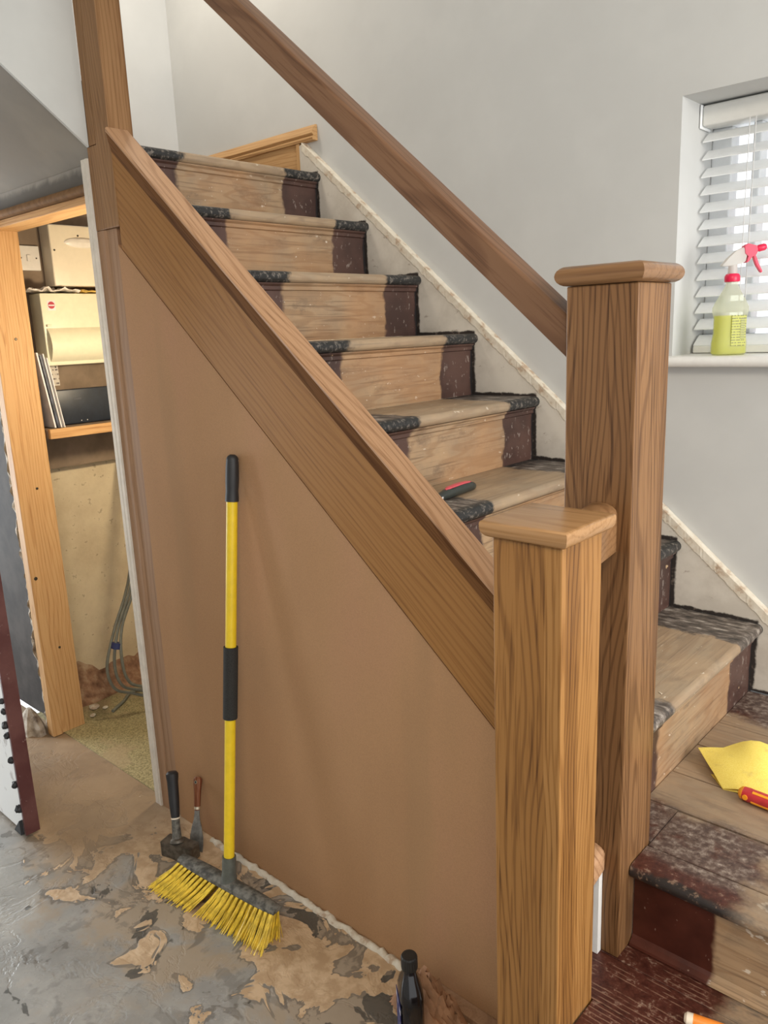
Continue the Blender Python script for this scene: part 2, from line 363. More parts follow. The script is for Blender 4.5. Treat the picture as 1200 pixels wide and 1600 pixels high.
def m_tread():
    n = NT('tread_scrubbed_deal_and_tarry_margins'); p = n.pos(); x, y, z = n.sep(p)[:3]
    v = n.map(p, loc=(0, 0, 0.4), rot=AX['Y'])
    c, rg, gr = bare_wood(n, v, False)
    c = n.mix(0.35, c, (0.40, 0.32, 0.225))
    c = flecks(n, v, c, 0.6, 55, (0.70, 0.62, 0.50), 0.74)
    wob = n.math('MULTIPLY_ADD', n.noise(p, 20, 3, 0.65), 0.08, -0.04)
    yy = n.math('ADD', y, wob)
    m = n.math('MAXIMUM', n.step(yy, 0.945, 0.965), n.step(yy, 0.560, 0.540))
    fr = n.math('FRACT', n.math('DIVIDE', n.math('SUBTRACT', XR+0.0005, x), GO))       # 0 at the nosing, grows to the back
    pf = n.noise(n.map(p, sc=(0.35, 1, 1)), 55, 4, 0.65)
    dirty = n.ramp(pf, [(0.34, (0.03, 0.026, 0.024)), (0.49, (0.105, 0.083, 0.068)), (0.60, (0.24, 0.205, 0.175)), (0.70, (0.52, 0.47, 0.41))])
    tar = n.mix(n.step(n.noise(p, 85, 4, 0.7), 0.50, 0.68), (0.018, 0.018, 0.018), (0.20, 0.175, 0.15))
    noseb = n.math('MAXIMUM', n.math('MULTIPLY', n.step(fr, 0.16, 0.09), n.step(z, 0.80, 0.95)), n.step(y, 1.104, 1.114))
    dark = n.mix(noseb, dirty, tar)
    c = n.mix(m, c, dark)
    n.bump(n.math('ADD', gr, n.math('MULTIPLY', pf, m)), 0.3, 0.003)
    return n.fin(c, 0.55)
M['tread'] = m_tread()
def m_land(name, z_step):
    n = NT(name); p = n.pos(); x, y, z = n.sep(p)[:3]
    row = n.math('FLOOR', n.math('MULTIPLY', y, 7.1))
    v = n.map(n.vmath('ADD', p, n.comb(n.math('MULTIPLY', row, 1.7), 0, 0)), rot=AX['X'])
    c, rg, gr = bare_wood(n, v, True)
    c = n.mix(0.45, c, (0.31, 0.235, 0.165))
    c = flecks(n, v, c, 0.4, 30, (0.62, 0.54, 0.42), 0.72)
    wob = n.math('MULTIPLY_ADD', n.noise(p, 13, 4, 0.65), 0.12, -0.06)
    xx = n.math('ADD', x, wob); yy = n.math('ADD', y, wob)
    if z_step:
        m = n.step(xx, 0.215, 0.165)
    else:
        m = n.math('MAXIMUM', n.math('MULTIPLY', n.step(xx, 0.21, 0.165), n.step(yy, 0.51, 0.45)), n.step(yy, 0.93, 0.97))
    pf = n.noise(p, 75, 5, 0.7); pg = n.noise(n.map(p, loc=(2, 0, 0)), 9, 4, 0.65)
    a = n.ramp(pf, [(0.36, (0.060, 0.034, 0.028)), (0.50, (0.120, 0.078, 0.062)), (0.60, (0.22, 0.170, 0.14)), (0.72, (0.42, 0.35, 0.29))])
    b = n.ramp(pf, [(0.36, (0.045, 0.011, 0.007)), (0.58, (0.090, 0.027, 0.017)), (0.70, (0.28, 0.19, 0.14))])
    dark = n.mix(n.math('MAXIMUM', n.step(pg, 0.50, 0.64), n.step(n.math('ADD', y, n.math('MULTIPLY', wob, 0.4)), 0.325, 0.295)), a, b)
    if z_step:
        gl = n.math('MULTIPLY_ADD', n.math('SINE', n.math('MULTIPLY', n.math('ADD', y, n.math('MULTIPLY', wob, 0.05)), 640)), 0.5, 0.5)
        gm = n.math('MULTIPLY', n.math('MULTIPLY', n.step(gl, 0.80, 0.95), n.step(pg, 0.40, 0.5)), n.step(n.noise(n.map(p, sc=(0.4, 1, 1)), 70, 3), 0.46, 0.58))
        dark = n.mix(n.math('MULTIPLY', gm, 0.42), n.mix(0.35, dark, b), (0.36, 0.22, 0.15))
    else:
        dark = n.mix(n.step(n.math('ADD', y, n.math('MULTIPLY', wob, 0.3)), 0.275, 0.264), dark, n.mix(n.step(pf, 0.52, 0.64), (0.022, 0.018, 0.017), (0.20, 0.13, 0.09)))
    grey = n.math('MULTIPLY', n.math('MULTIPLY', n.step(yy, 0.56, 0.44), n.step(n.noise(n.map(p, sc=(0.5, 1, 1)), 20, 5, 0.65), 0.44, 0.60)), 0.75)
    c = n.mix(grey, c, (0.10, 0.085, 0.075))
    c = n.mix(m, c, dark)
    n.bump(n.math('ADD', gr, n.math('MULTIPLY', pf, 0.7)), 0.3, 0.003)
    return n.fin(c, n.math('MULTIPLY_ADD', m, -0.17, 0.55))
M['landing'] = m_land('landing_boards_worn_deal', False)
M['hall_step'] = m_land('bottom_tread_red_stain', True)
def m_lriser():
    n = NT('landing_riser_red_brown_and_bare'); p = n.pos(); x, y, z = n.sep(p)[:3]
    v = n.map(p, rot=AX['X']); c, rg, gr = bare_wood(n, v)
    c = flecks(n, v, c)
    wob = n.math('MULTIPLY_ADD', n.noise(p, 16, 3, 0.6), 0.03, -0.015)
    m = n.step(n.math('ADD', x, wob), 0.152, 0.142)
    paint = n.mix(n.step(n.noise(p, 7, 4, 0.6), 0.35, 0.65), (0.042, 0.009, 0.005), (0.085, 0.021, 0.012))
    paint = flecks(n, p, paint, 0.5, 70, (0.35, 0.24, 0.19), 0.74)
    return n.fin(n.mix(m, c, paint), n.math('MULTIPLY_ADD', m, -0.22, 0.6))
M['lriser'] = m_lriser()
def m_wstring():
    n = NT('grubby_cream_wall_string'); p = n.pos(); x, y, z = n.sep(p)[:3]
    f = n.noise(p, 6, 5, 0.65); g = n.noise(n.map(p, sc=(1, 1, 2)), 18, 4, 0.65)
    c = n.mix(n.step(f, 0.38, 0.66), (0.66, 0.61, 0.53), (0.54, 0.49, 0.42))
    c = n.mix(n.math('MULTIPLY', n.step(g, 0.62, 0.70), 0.6), c, (0.27, 0.20, 0.15))
    wob = n.math('MULTIPLY_ADD', n.noise(p, 30, 4, 0.65), 0.016, -0.008)
    u = n.math('DIVIDE', n.math('SUBTRACT', XR-0.022, n.math('ADD', x, wob)), GO)
    k = n.math('FLOOR', u)
    dx = n.math('MULTIPLY', n.math('SUBTRACT', 1.0, n.math('FRACT', u)), GO)
    zt = n.math('MULTIPLY_ADD', k, RI, ZL)
    dz = n.math('SUBTRACT', n.math('ADD', z, wob), zt)
    m = n.math('MAXIMUM', n.math('MULTIPLY', n.step(dx, 0.013, 0.006), n.step(dz, RI+0.012, RI+0.004)), n.step(dz, 0.011, 0.006))
    c = n.mix(m, c, n.mix(n.step(n.noise(p, 60, 3), 0.55, 0.7), (0.026, 0.019, 0.016), (0.12, 0.09, 0.07)))
    n.bump(g, 0.2, 0.004)
    return n.fin(c, 0.65)
M['wstring'] = m_wstring()
def m_maroon():
    n = NT('scratched_maroon_door_paint'); p = n.obj(); f = n.noise(p, 7, 4, 0.6); g = n.noise(p, 45, 4, 0.65)
    c = n.mix(n.step(f, 0.35, 0.65), (0.085, 0.026, 0.026), (0.135, 0.055, 0.050))
    c = n.mix(n.math('MULTIPLY', n.step(g, 0.66, 0.72), 0.6), c, (0.32, 0.24, 0.21)); return n.fin(c, 0.4)
M['maroon'] = m_maroon()
def m_door():
    n = NT('scuffed_white_door_face'); p = n.obj(); f = n.noise(p, 18, 4, 0.6)
    return n.fin(n.mix(n.step(f, 0.6, 0.72), (0.80, 0.79, 0.77), (0.5, 0.47, 0.45)), 0.5)
M['door_white'] = m_door()
def m_brick():
    n = NT('orange_brick_courses'); t = n.t.nodes.new('ShaderNodeTexBrick')
    n.put(t.inputs['Vector'], n.map(n.obj(), rot=(PI/2, 0, 0)))
    t.inputs['Color1'].default_value = (0.55, 0.22, 0.13, 1); t.inputs['Color2'].default_value = (0.66, 0.33, 0.20, 1)
    t.inputs['Mortar'].default_value = (0.75, 0.66, 0.55, 1); t.inputs['Scale'].default_value = 4.4
    t.inputs['Mortar Size'].default_value = 0.03
    return n.fin(t.outputs[0], 0.9)
M['brick'] = m_brick()
def m_glass():
    n = NT('window_glass'); t = n.t
    tr = t.nodes.new('ShaderNodeBsdfTransparent'); gl = t.nodes.new('ShaderNodeBsdfGlossy'); gl.inputs['Roughness'].default_value = 0.02
    mx = t.nodes.new('ShaderNodeMixShader'); mx.inputs[0].default_value = 0.06
    t.links.new(tr.outputs[0], mx.inputs[1]); t.links.new(gl.outputs[0], mx.inputs[2]); t.links.new(mx.outputs[0], n.out.inputs[0])
    return n.m
M['glass'] = m_glass()
def m_translucent(name, col, clear, rough=0.3):
    n = NT(name); t = n.t
    tr = t.nodes.new('ShaderNodeBsdfTransparent'); tr.inputs[0].default_value = tuple(col)+(1,)
    tl = t.nodes.new('ShaderNodeBsdfTranslucent'); tl.inputs[0].default_value = tuple(col)+(1,)
    n.b.inputs['Base Color'].default_value = tuple(col)+(1,); n.b.inputs['Roughness'].default_value = rough
    a = t.nodes.new('ShaderNodeMixShader'); a.inputs[0].default_value = 0.5
    t.links.new(n.b.outputs[0], a.inputs[1]); t.links.new(tl.outputs[0], a.inputs[2])
    b = t.nodes.new('ShaderNodeMixShader'); b.inputs[0].default_value = clear
    t.links.new(a.outputs[0], b.inputs[1]); t.links.new(tr.outputs[0], b.inputs[2]); t.links.new(b.outputs[0], n.out.inputs[0])
    return n.m
M['bottle_shell'] = m_translucent('milky_bottle_plastic', (0.88, 0.89, 0.80), 0.66)
M['liquid'] = m_translucent('yellow_cleaner', (0.92, 0.92, 0.03), 0.25)
M['lens'] = m_translucent('clear_white_trigger_plastic', (0.84, 0.83, 0.80), 0.15)
def m_print(name, base, ink, sx, sz, rows, th=0.5, axis=2, across=0):
    """lines of small print on a label, too fine to read"""
    n = NT(name); p = n.obj(); s = n.sep(p)
    r = n.math('FRACT', n.math('MULTIPLY', s[axis], rows))
    line = n.math('MULTIPLY', n.step(r, 0.30, 0.36), n.step(r, 0.72, 0.66))
    ws = n.noise(n.comb(n.math('MULTIPLY', s[across], sx), n.math('FLOOR', n.math('MULTIPLY', s[axis], rows)), 0.0), 1.0, 1)
    return n.fin(n.mix(n.math('MULTIPLY', line, n.step(ws, th-0.03, th+0.03)), base, ink), 0.5)
M['spray_label'] = m_print('faint_printed_label', (0.50, 0.51, 0.11), (0.20, 0.21, 0.08), 260, 1, 150, 0.45)
M['barcode'] = m_print('printed_bars', (0.50, 0.51, 0.14), (0.16, 0.17, 0.12), 4, 1, 230, 0.2)
M['card'] = m_print('printed_card', (0.66, 0.60, 0.53), (0.16, 0.13, 0.12), 90, 1, 55, 0.5, across=1)
M['blue_label'] = m_print('blue_label_white_print', (0.02, 0.022, 0.11), (0.62, 0.62, 0.70), 60, 1, 26, 0.52, across=1)

# ------------------------------------------------------------------ mesh helpers
def bm_new(): return bmesh.new()
def prism(bm, pts, axis, a, b):
    """polygon pts extruded along axis from a to b; pts are (x,z) for 'y', (y,z) for 'x', (x,y) for 'z'"""
    f = {'y': lambda p, t: (p[0], t, p[1]), 'x': lambda p, t: (t, p[0], p[1]), 'z': lambda p, t: (p[0], p[1], t)}[axis]
    v0 = [bm.verts.new(f(p, a)) for p in pts]; v1 = [bm.verts.new(f(p, b)) for p in pts]
    n = len(pts)
    bm.faces.new(v0); bm.faces.new(v1[::-1])
    for i in range(n): bm.faces.new((v0[i], v1[i], v1[(i+1) % n], v0[(i+1) % n]))
    return bm
def box(bm, x0, x1, y0, y1, z0, z1, bev=0.0, seg=2):
    b = bmesh.new()
    prism(b, [(x0, y0), (x1, y0), (x1, y1), (x0, y1)], 'z', z0, z1)
    bmesh.ops.recalc_face_normals(b, faces=b.faces)
    if bev: bmesh.ops.bevel(b, geom=list(b.edges), offset=bev, segments=seg, profile=0.5, affect='EDGES')
    me = bpy.data.meshes.new('t'); b.to_mesh(me); b.free(); bm.from_mesh(me); bpy.data.meshes.remove(me)
    return bm
def bx(*a, **k): return box(bm_new(), *a, **k)
def rake(bm, prof, x0, x1, z0, slope=RK):
    """(y, dz) profile carried along the pitch line z = z0 - slope*x, cut plumb at both ends"""
    v0 = [bm.verts.new((x0, y, z0-slope*x0+d)) for y, d in prof]; v1 = [bm.verts.new((x1, y, z0-slope*x1+d)) for y, d in prof]
    n = len(prof); bm.faces.new(v0); bm.faces.new(v1[::-1])
    for i in range(n): bm.faces.new((v0[i], v1[i], v1[(i+1) % n], v0[(i+1) % n]))
    return bm
def rings(bm, rs, close=True):
    """skin a list of equal rings of points"""
    R = [[bm.verts.new(p) for p in r] for r in rs]
    n = len(R[0])
    for a, b in zip(R, R[1:]):
        for i in range(n): bm.faces.new((a[i], a[(i+1) % n], b[(i+1) % n], b[i]))
    if close: bm.faces.new(R[0][::-1]); bm.faces.new(R[-1])
    return bm
def lathe(bm, prof, n=20, sx=1.0, sy=1.0, c=(0, 0)):
    rings(bm, [[(c[0]+r*sx*math.cos(2*PI*i/n), c[1]+r*sy*math.sin(2*PI*i/n), z) for i in range(n)] for r, z in prof]); return bm
def superell(bm, prof, n=24, p=4.0):
    """prof: (half x, half y, z) rounded-rectangle sections"""
    out = []
    for hx, hy, z in prof:
        r = []
        for i in range(n):
            a = 2*PI*i/n; c, s = math.cos(a), math.sin(a)
            d = (abs(c)**p+abs(s)**p)**(-1/p)
            r.append((hx*c*d, hy*s*d, z))
        out.append(r)
    return rings(bm, out)
def tube(bm, pts, rad, n=8):
    pts = [Vector(p) for p in pts]; rs = rad if isinstance(rad, (list, tuple)) else [rad]*len(pts)
    out = []; ref = Vector((0.123, 0.456, 0.88)).normalized()
    for i, p in enumerate(pts):
        d = (pts[min(i+1, len(pts)-1)]-pts[max(i-1, 0)]).normalized()
        a = d.cross(ref).normalized(); b = d.cross(a)
        out.append([tuple(p+rs[i]*(a*math.cos(2*PI*j/n)+b*math.sin(2*PI*j/n))) for j in range(n)])
    return rings(bm, out)
def spline(pts, k=6):
    P = [Vector(p) for p in pts]; P = [2*P[0]-P[1]]+P+[2*P[-1]-P[-2]]; o = []
    for i in range(1, len(P)-2):
        for j in range(k):
            t = j/k; a, b, c, d = P[i-1:i+3]
            o.append(0.5*((2*b)+(c-a)*t+(2*a-5*b+4*c-d)*t*t+(3*b-a-3*c+d)*t**3))
    o.append(P[-2]); return o
def bullcap(bm, x0, x1, y0, y1, z0, z1, over, full=False):
    """post cap: half-round nosing all round, mitred at the corners"""
    H = z1-z0; rs = []
    pr_ = [(over-H*0.55, 0.0)]+[(over-H*0.55*(1-math.sin(a)), H*0.62*(1-math.cos(a))) for a in [PI/2*i/6 for i in range(1, 7)]]
    pr_ += [(over-H*0.20*(1-math.cos(a)), H*0.80+H*0.20*math.sin(a)) for a in [PI/2*i/4 for i in range(0, 5)]]
    if full: pr_ = [(over-H/2*(1-math.cos(a)), H/2+H/2*math.sin(a)) for a in [-PI/2+PI*i/10 for i in range(11)]]
    for e, dz in pr_:
        z = z0+dz
        rs.append([(x0-e, y0-e, z), (x1+e, y0-e, z), (x1+e, y1+e, z), (x0-e, y1+e, z)])
    return rings(bm, rs)
def place(ob, parent):
    if parent is not None: ob.parent = parent
def obj(name, bm, mat, parent=None, smooth=False, local=False, ang=35):
    """one mesh object; world-built meshes are moved into the frame of their thing"""
    off = Vector((0, 0, 0)); r = parent
    while r is not None: off += r.location; r = r.parent
    if not local and parent is not None: bm.transform(Matrix.Translation(-off))
    bmesh.ops.recalc_face_normals(bm, faces=bm.faces)
    me = bpy.data.meshes.new(name); bm.to_mesh(me); bm.free()
    me.materials.append(mat if not isinstance(mat, str) else M[mat])
    if smooth:
        me.polygons.foreach_set('use_smooth', [True]*len(me.polygons))
        me.set_sharp_from_angle(angle=math.radians(ang))
    o = bpy.data.objects.new(name, me); C.objects.link(o)
    if parent is None and not local:
        c = sum((Vector(b) for b in o.bound_box), Vector())/8
        base = Vector((c.x, c.y, min(b[2] for b in o.bound_box)))
        me.transform(Matrix.Translation(-base)); o.location = base
    place(o, parent); return o
def thing(name, label, cat, loc=(0, 0, 0), rot=(0, 0, 0), group=None):
    o = bpy.data.objects.new(name, None); C.objects.link(o); o.location = loc; o.rotation_euler = rot
    o['label'] = label; o['category'] = cat
    if group: o['group'] = group
    return o
def tag(o, label, cat, group=None, kind=None):
    o['label'] = label; o['category'] = cat
    if group: o['group'] = group
    if kind: o['kind'] = kind
    return o
def struct(name, bm, mat, label=None, cat=None, **k):
    o = obj(name, bm, mat, **k); o['kind'] = 'structure'
    if label: o['label'] = label; o['category'] = cat
    return o

# ------------------------------------------------------------------ setting
struct('floor', bx(-4.5, 2.6, -3.2, 0.29, -0.05, 0.0), 'floor', 'grey stone floor with scraped orange-beige screed patches', 'floor')
struct('floor_cupboard', bx(-2.66, -0.2, 0.29, 1.13, -0.05, 0.004), 'olive', 'speckled olive floor inside the cupboard under the stairs', 'floor')
WX0, WX1, WZ0, WZ1 = -0.329, 0.86, 1.405, 2.063
b = bm_new()
box(b, -2.70, WX0, WY, WY+0.26, 0, 3.4); box(b, WX1, 2.6, WY, WY+0.26, 0, 3.4)
box(b, WX0, WX1, WY, WY+0.26, 0, WZ0); box(b, WX0, WX1, WY, WY+0.26, WZ1, 3.4)
struct('wall_right', b, 'plaster', 'pale grey plaster wall beside the stairs with the window in it', 'wall')
struct('wall_back', bx(-2.56, -2.48, -0.9, WY, 2.07, 3.4), 'plaster', 'off-white wall at the head of the stairs', 'wall')
b = bm_new(); box(b, -2.74, -2.66, 0.402, WY-0.001, 0, 2.05)
struct('wall_cupboard', b, 'cream_wall', 'stained cream plaster wall inside the understairs cupboard', 'wall')
struct('wall_left', bx(-3.10, -2.49, 0.31, 0.40, 0, 1.963), 'old_wall', 'dark bare wall left of the cupboard opening', 'wall')
struct('wall_header', bx(-4.5, -1.69, 0.30, 0.38, 1.965, 2.10), 'header', 'patched grey plaster strip above the cupboard opening', 'wall')
SS = 0.79
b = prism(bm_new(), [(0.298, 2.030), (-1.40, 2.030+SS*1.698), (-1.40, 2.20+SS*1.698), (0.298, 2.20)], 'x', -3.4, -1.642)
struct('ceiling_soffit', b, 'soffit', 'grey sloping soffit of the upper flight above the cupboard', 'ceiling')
b = prism(bm_new(), [(0.26, 2.055), (-1.40, 2.025+SS*1.698), (-1.40, 3.5), (0.26, 3.5)], 'x', -1.642, -1.632)
struct('wall_bulkhead', b, 'plaster_white', 'white plaster side of the upper flight left of the top post', 'wall')

b = bm_new(); box(b, -4.6, -4.5, -3.3, -1.75, 0, 3.5); box(b, -4.6, -4.5, -0.05, 0.9, 0, 3.5); box(b, -4.6, -4.5, -1.75, -0.05, 2.1, 3.5)
struct('wall_far_left', b, 'plaster', 'pale plaster wall with the doorway the daylight enters by', 'wall')
struct('wall_front', bx(-4.6, 2.7, -3.4, -3.3, 0, 3.5), 'plaster', 'pale plaster wall behind the camera', 'wall')
struct('ceiling', bx(-4.6, 2.7, -3.3, 1.45, 3.5, 3.6), 'plaster_white', 'white ceiling high above the stairwell', 'ceiling')

# window
win = bx(-0.329, 0.86, 1.355, 1.40, 1.44, 2.063); bmesh.ops.delete(win, geom=list(win.verts), context='VERTS')
for a in ((-0.329, 0.86, 1.345, 1.40, 1.43, 1.48), (-0.329, 0.86, 1.345, 1.40, 2.015, 2.063), (-0.329, -0.275, 1.345, 1.40, 1.48, 2.015), (0.80, 0.86, 1.345, 1.40, 1.48, 2.015)):
    box(win, *a, bev=0.004)
wo = struct('window_1', win, 'pvc', 'white framed window behind the venetian blind', 'window')
for x0, x1 in ((-0.222, -0.20), (-0.115, -0.085), (0.28, 0.34)):
    obj('mullion', bx(x0, x1, 1.340, 1.395, 1.48, 2.015, bev=0.004), 'pvc', wo)
obj('pane', bx(-0.28, 0.81, 1.370, 1.374, 1.47, 2.02), 'glass', wo)
b = bm_new()
pr = [(1.345, 1.405), (1.345, 1.432), (1.110, 1.432)]+[(1.104+0.0135*math.cos(a), 1.4185+0.0135*math.sin(a)) for a in [PI/2+PI*i/8 for i in range(1, 8)]]+[(1.110, 1.405)]
prism(b, pr, 'x', -0.345, 0.90)
struct('trim_1', b, 'white_paint', 'white window sill with a rounded front edge', 'window sill', smooth=True)

# house opposite, seen in strips between the slats
h = thing('brick_house', 'orange brick house outside, seen in strips between the blind slats', 'house', (2.4, 7.0, 0))
obj('wall', bx(0.4, 7.5, 7.0, 7.4, -0.5, 2.55), 'brick', h)
obj('roof', prism(bm_new(), [(6.8, 2.55), (7.4, 2.55), (8.8, 3.9), (8.7, 3.95)], 'x', 0.2, 7.6), 'old_wall', h)
obj('window', bx(1.7, 2.6, 6.97, 7.0, 1.2, 2.2), 'navy', h)

# ------------------------------------------------------------------ staircase
st = thing('staircase', 'old wooden stairs with bare centre strip and dark painted margins, rising against the wall', 'staircase', (-0.8, 0.7, 0.0))
def nosed(x_front, x_back, zt, t=0.030):
    r = t/2; pts = [(x_back, zt-t), (x_back, zt)]
    pts += [(x_front-r+r*math.cos(a), zt-r+r*math.sin(a)) for a in [PI/2-PI*i/8 for i in range(9)]]
    return pts
Y0, Y1 = 0.302, 1.116
for k in range(1, 9):
    xb = nx(k+1)-0.026 if k < 8 else -2.478
    y0 = 0.352 if k == 1 else (0.336 if k > 6 else Y0)
    xf = nx(k)
    b = prism(bm_new(), nosed(xf, xb, nz(k)), 'y', y0, Y1)
    obj('tread' if k < 8 else 'landing_tread', b, 'tread', st, smooth=True)
    zb = nz(k-1) if k > 1 else ZL-0.028
    rx = xf-0.0245
    b = bx(rx-0.018, rx, y0, Y1, zb+0.0005, nz(k)-0.0305)
    obj('riser', b, 'riser', st)
    zc = nz(k)-0.0305                                    # scotia under the nosing
    prf = [(rx+0.0005, zc), (rx+0.014, zc), (rx+0.0125, zc-0.004), (rx+0.0065, zc-0.009), (rx+0.006, zc-0.018), (rx+0.0005, zc-0.021)]
    obj('scotia', prism(bm_new(), prf, 'y', y0, Y1), 'riser', st, smooth=True, ang=25)
WS0 = 0.7445
b = bm_new()
prism(b, [(-1.708, WS0+RK*1.708-0.022), (-1.690, WS0+RK*1.690), (0.16, WS0-RK*0.16), (0.20, ZL+0.001), (-0.075, ZL+0.001), (-0.075, ZL-0.05), (-1.708, ZL-0.05+RK*1.63)], 'y', 1.1165, 1.1395)
ws = obj('wall_string', b, 'wstring', st)
def bead(p0, p1, wdt, hgt, n, side, upv, seed, jit=0.5):
    """a rough bead of filler from p0 to p1"""
    p0, p1 = Vector(p0), Vector(p1); rs = []; side, upv = Vector(side), Vector(upv)
    for i in range(n+1):
        p = p0.lerp(p1, i/n); j = mnoise.noise(Vector((i*0.37, seed, 0))); k2 = mnoise.noise(Vector((i*0.61, seed+9, 0)))
        ww = wdt*(1+jit*j); hh = hgt*(1+jit*k2); p = p+side*wdt*0.35*mnoise.noise(Vector((i*0.23, seed+20, 0)))
        rs.append([tuple(p+side*ww*0.5*math.cos(a)+upv*hh*max(0, math.sin(a))) for a in (PI, PI*0.75, PI*0.5, PI*0.25, 0)])
    return rings(bm_new(), rs)
rd = Vector((-1, 0, RK)).normalized(); pn = Vector((RK, 0, 1)).normalized()
b = bm_new(); rows = []; N = 420
for i in range(N+1):
    x = 0.15-1.845*i/N; zt = WS0-RK*x; q = mnoise.noise(Vector((i*0.21, 3, 0))); q2 = mnoise.noise(Vector((i*0.9, 8, 0)))
    lo = 0.030+0.007*q+0.004*q2; f = 1.1150+0.0006*q2
    rows.append([b.verts.new(p) for p in ((x, 1.1163, zt-lo), (x, f, zt-lo+0.001), (x, f, zt-0.002+0.0015*q2), (x, 1.1170, zt+0.0012), (x, 1.1392, zt+0.0014+0.0008*q), (x, 1.1392, zt-0.001))])
for r, t in zip(rows, rows[1:]):
    for j in range(5): b.faces.new((r[j], r[j+1], t[j+1], t[j]))
obj('filler_bead', b, 'filler', ws)

# quarter landing of boards, with its own riser
ld = thing('stair_landing', 'worn board landing at the foot of the stairs with dark stained front edge', 'landing', (0.4, 0.7, 0))
js = [0.2610, 0.3385, 0.4815, 0.6165, 0.7615, 0.8955, 1.116]
for i, (a, c) in enumerate(zip(js, js[1:])):
    x0 = -0.0722 if a > 0.345 else -0.0035
    if i == 0:
        r = 0.014; pts = [(c-0.002, ZL-0.028), (c-0.002, ZL)]+[(a+r-r*math.cos(t), ZL-r+r*math.sin(t)) for t in [PI/2-PI*q/8 for q in range(9)]]
        obj('board', prism(bm_new(), pts, 'x', x0, 1.3), 'landing', ld, smooth=True)
    else:
        if i == 1: x0 = -0.0035
        obj('board', bx(x0, 1.3, a+0.0026, c-0.0026, ZL-0.028-0.0008*(i % 2), ZL-0.0008*(i % 2), bev=0.0012, seg=1), 'landing', ld)
obj('board', bx(-0.0722, -0.0045, 0.353, 0.4803, ZL-0.028, ZL), 'landing', ld)
obj('bearer', bx(-0.0722, 1.3, 0.355, 1.114, ZL-0.045, ZL-0.0295), 'gap_dark', ld)  # added black underlay, paints the shade seen in the board gaps
obj('riser', bx(-0.0035, 1.3, 0.285, 0.303, 0.382, ZL-0.0285), 'lriser', ld)
obj('bearer', bx(-0.0035, 1.3, 0.304, 0.354, ZL-0.045, ZL-0.0295), 'gap_dark', ld)  # same added underlay below the front boards
obj('bottom_bead', prism(bm_new(), [(0.2845, 0.381), (0.270, 0.381), (0.2715, 0.386), (0.280, 0.391), (0.2845, 0.398)], 'x', -0.0035, 1.3), 'lriser', ld)
# lower steps down to the stone floor
hs = thing('bottom_steps', 'two dark red stained wooden steps in front of the landing', 'steps', (0.4, 0.15, 0))
ST = 0.3797
for i, (a, c, x0) in enumerate(((-0.03, 0.117, 0.003), (0.1185, 0.226, -0.118), (0.2275, 0.301, -0.128))):
    obj('board', bx(x0, 1.3, a, c, ST-0.028, ST-0.0004*i, bev=0.001, seg=1), 'hall_step', hs)
obj('riser', bx(0.003, 1.3, 0.0, 0.018, 0.191, ST-0.029), 'lriser', hs)
obj('board', bx(0.003, 1.3, -0.27, -0.001, 0.162, 0.19, bev=0.002, seg=1), 'hall_step', hs)
obj('riser', bx(0.003, 1.3, -0.245, -0.227, 0.0, 0.161), 'lriser', hs)
obj('side_cheek', bx(-0.118, -0.100, 0.120, 0.225, 0.0, ST-0.029), 'white_wood', hs)
# pine skirting stub on the top landing
b = thing('pine_skirting', 'new pine skirting board with moulded top on the upper landing wall', 'skirting board', (-2.0, 1.13, 2.08))
obj('board', bx(-2.47, -1.725, 1.122, 1.139, 2.079, 2.215), 'pine_x', b)
prf = [(1.139, 2.190), (1.114, 2.190), (1.112, 2.198), (1.118, 2.206), (1.111, 2.212), (1.117, 2.226), (1.126, 2.236), (1.130, 2.242), (1.139, 2.242)]
obj('moulding', prism(bm_new(), prf, 'x', -2.47, -1.634), 'pine_x', b, smooth=True, ang=25)
obj('end_return', bx(-1.724, -1.7095, 1.116, 1.139, 2.079, 2.189), 'pine_z', b)

# ------------------------------------------------------------------ oak string, newels, handrail
sg = thing('stair_string', 'sloping oak outer string board with pale capping along the stairs', 'stair string', (-0.8, 0.28, 0.5))
SB, STP = 0.4797, 0.7859
rake_prof = [(0.262, -0.302+0.0), (0.300, -0.302), (0.300, -0.052), (0.262, -0.052)]
b = rake(bm_new(), [(0.262, SB-STP), (0.300, SB-STP), (0.300, -0.030), (0.262, -0.030)], -1.5195, -0.1285, STP)
obj('string_board', b, 'oak_string', sg)
obj('gap_shade_strip', rake(bm_new(), [(0.2875, -0.04), (0.2995, -0.04), (0.2995, -0.001), (0.2875, -0.001)], -1.5195, -0.1285, SB), 'gap_dark', sg)  # added black strip, paints the shade line between string and panel
cp = [(0.320, -0.004), (0.317, 0.0), (0.256, 0.0), (0.2515, -0.002), (0.2495, -0.006), (0.2500, -0.012), (0.3005, -0.012), (0.3005, -0.045), (0.320, -0.045)]
obj('capping', rake(bm_new(), cp, -1.5195, -0.1285, STP+0.002), 'oak_capping', sg, smooth=True, ang=20)
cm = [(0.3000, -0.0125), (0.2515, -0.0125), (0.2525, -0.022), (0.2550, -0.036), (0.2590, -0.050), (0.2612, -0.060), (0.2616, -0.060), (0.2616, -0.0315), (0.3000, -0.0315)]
o = obj('capping_moulding', rake(bm_new(), cm, -1.5195, -0.1285, STP+0.002), 'oak_mould_shade', sg, smooth=True, ang=20)
o['label'] = 'moulded edge under the pale capping, its shade coloured in'

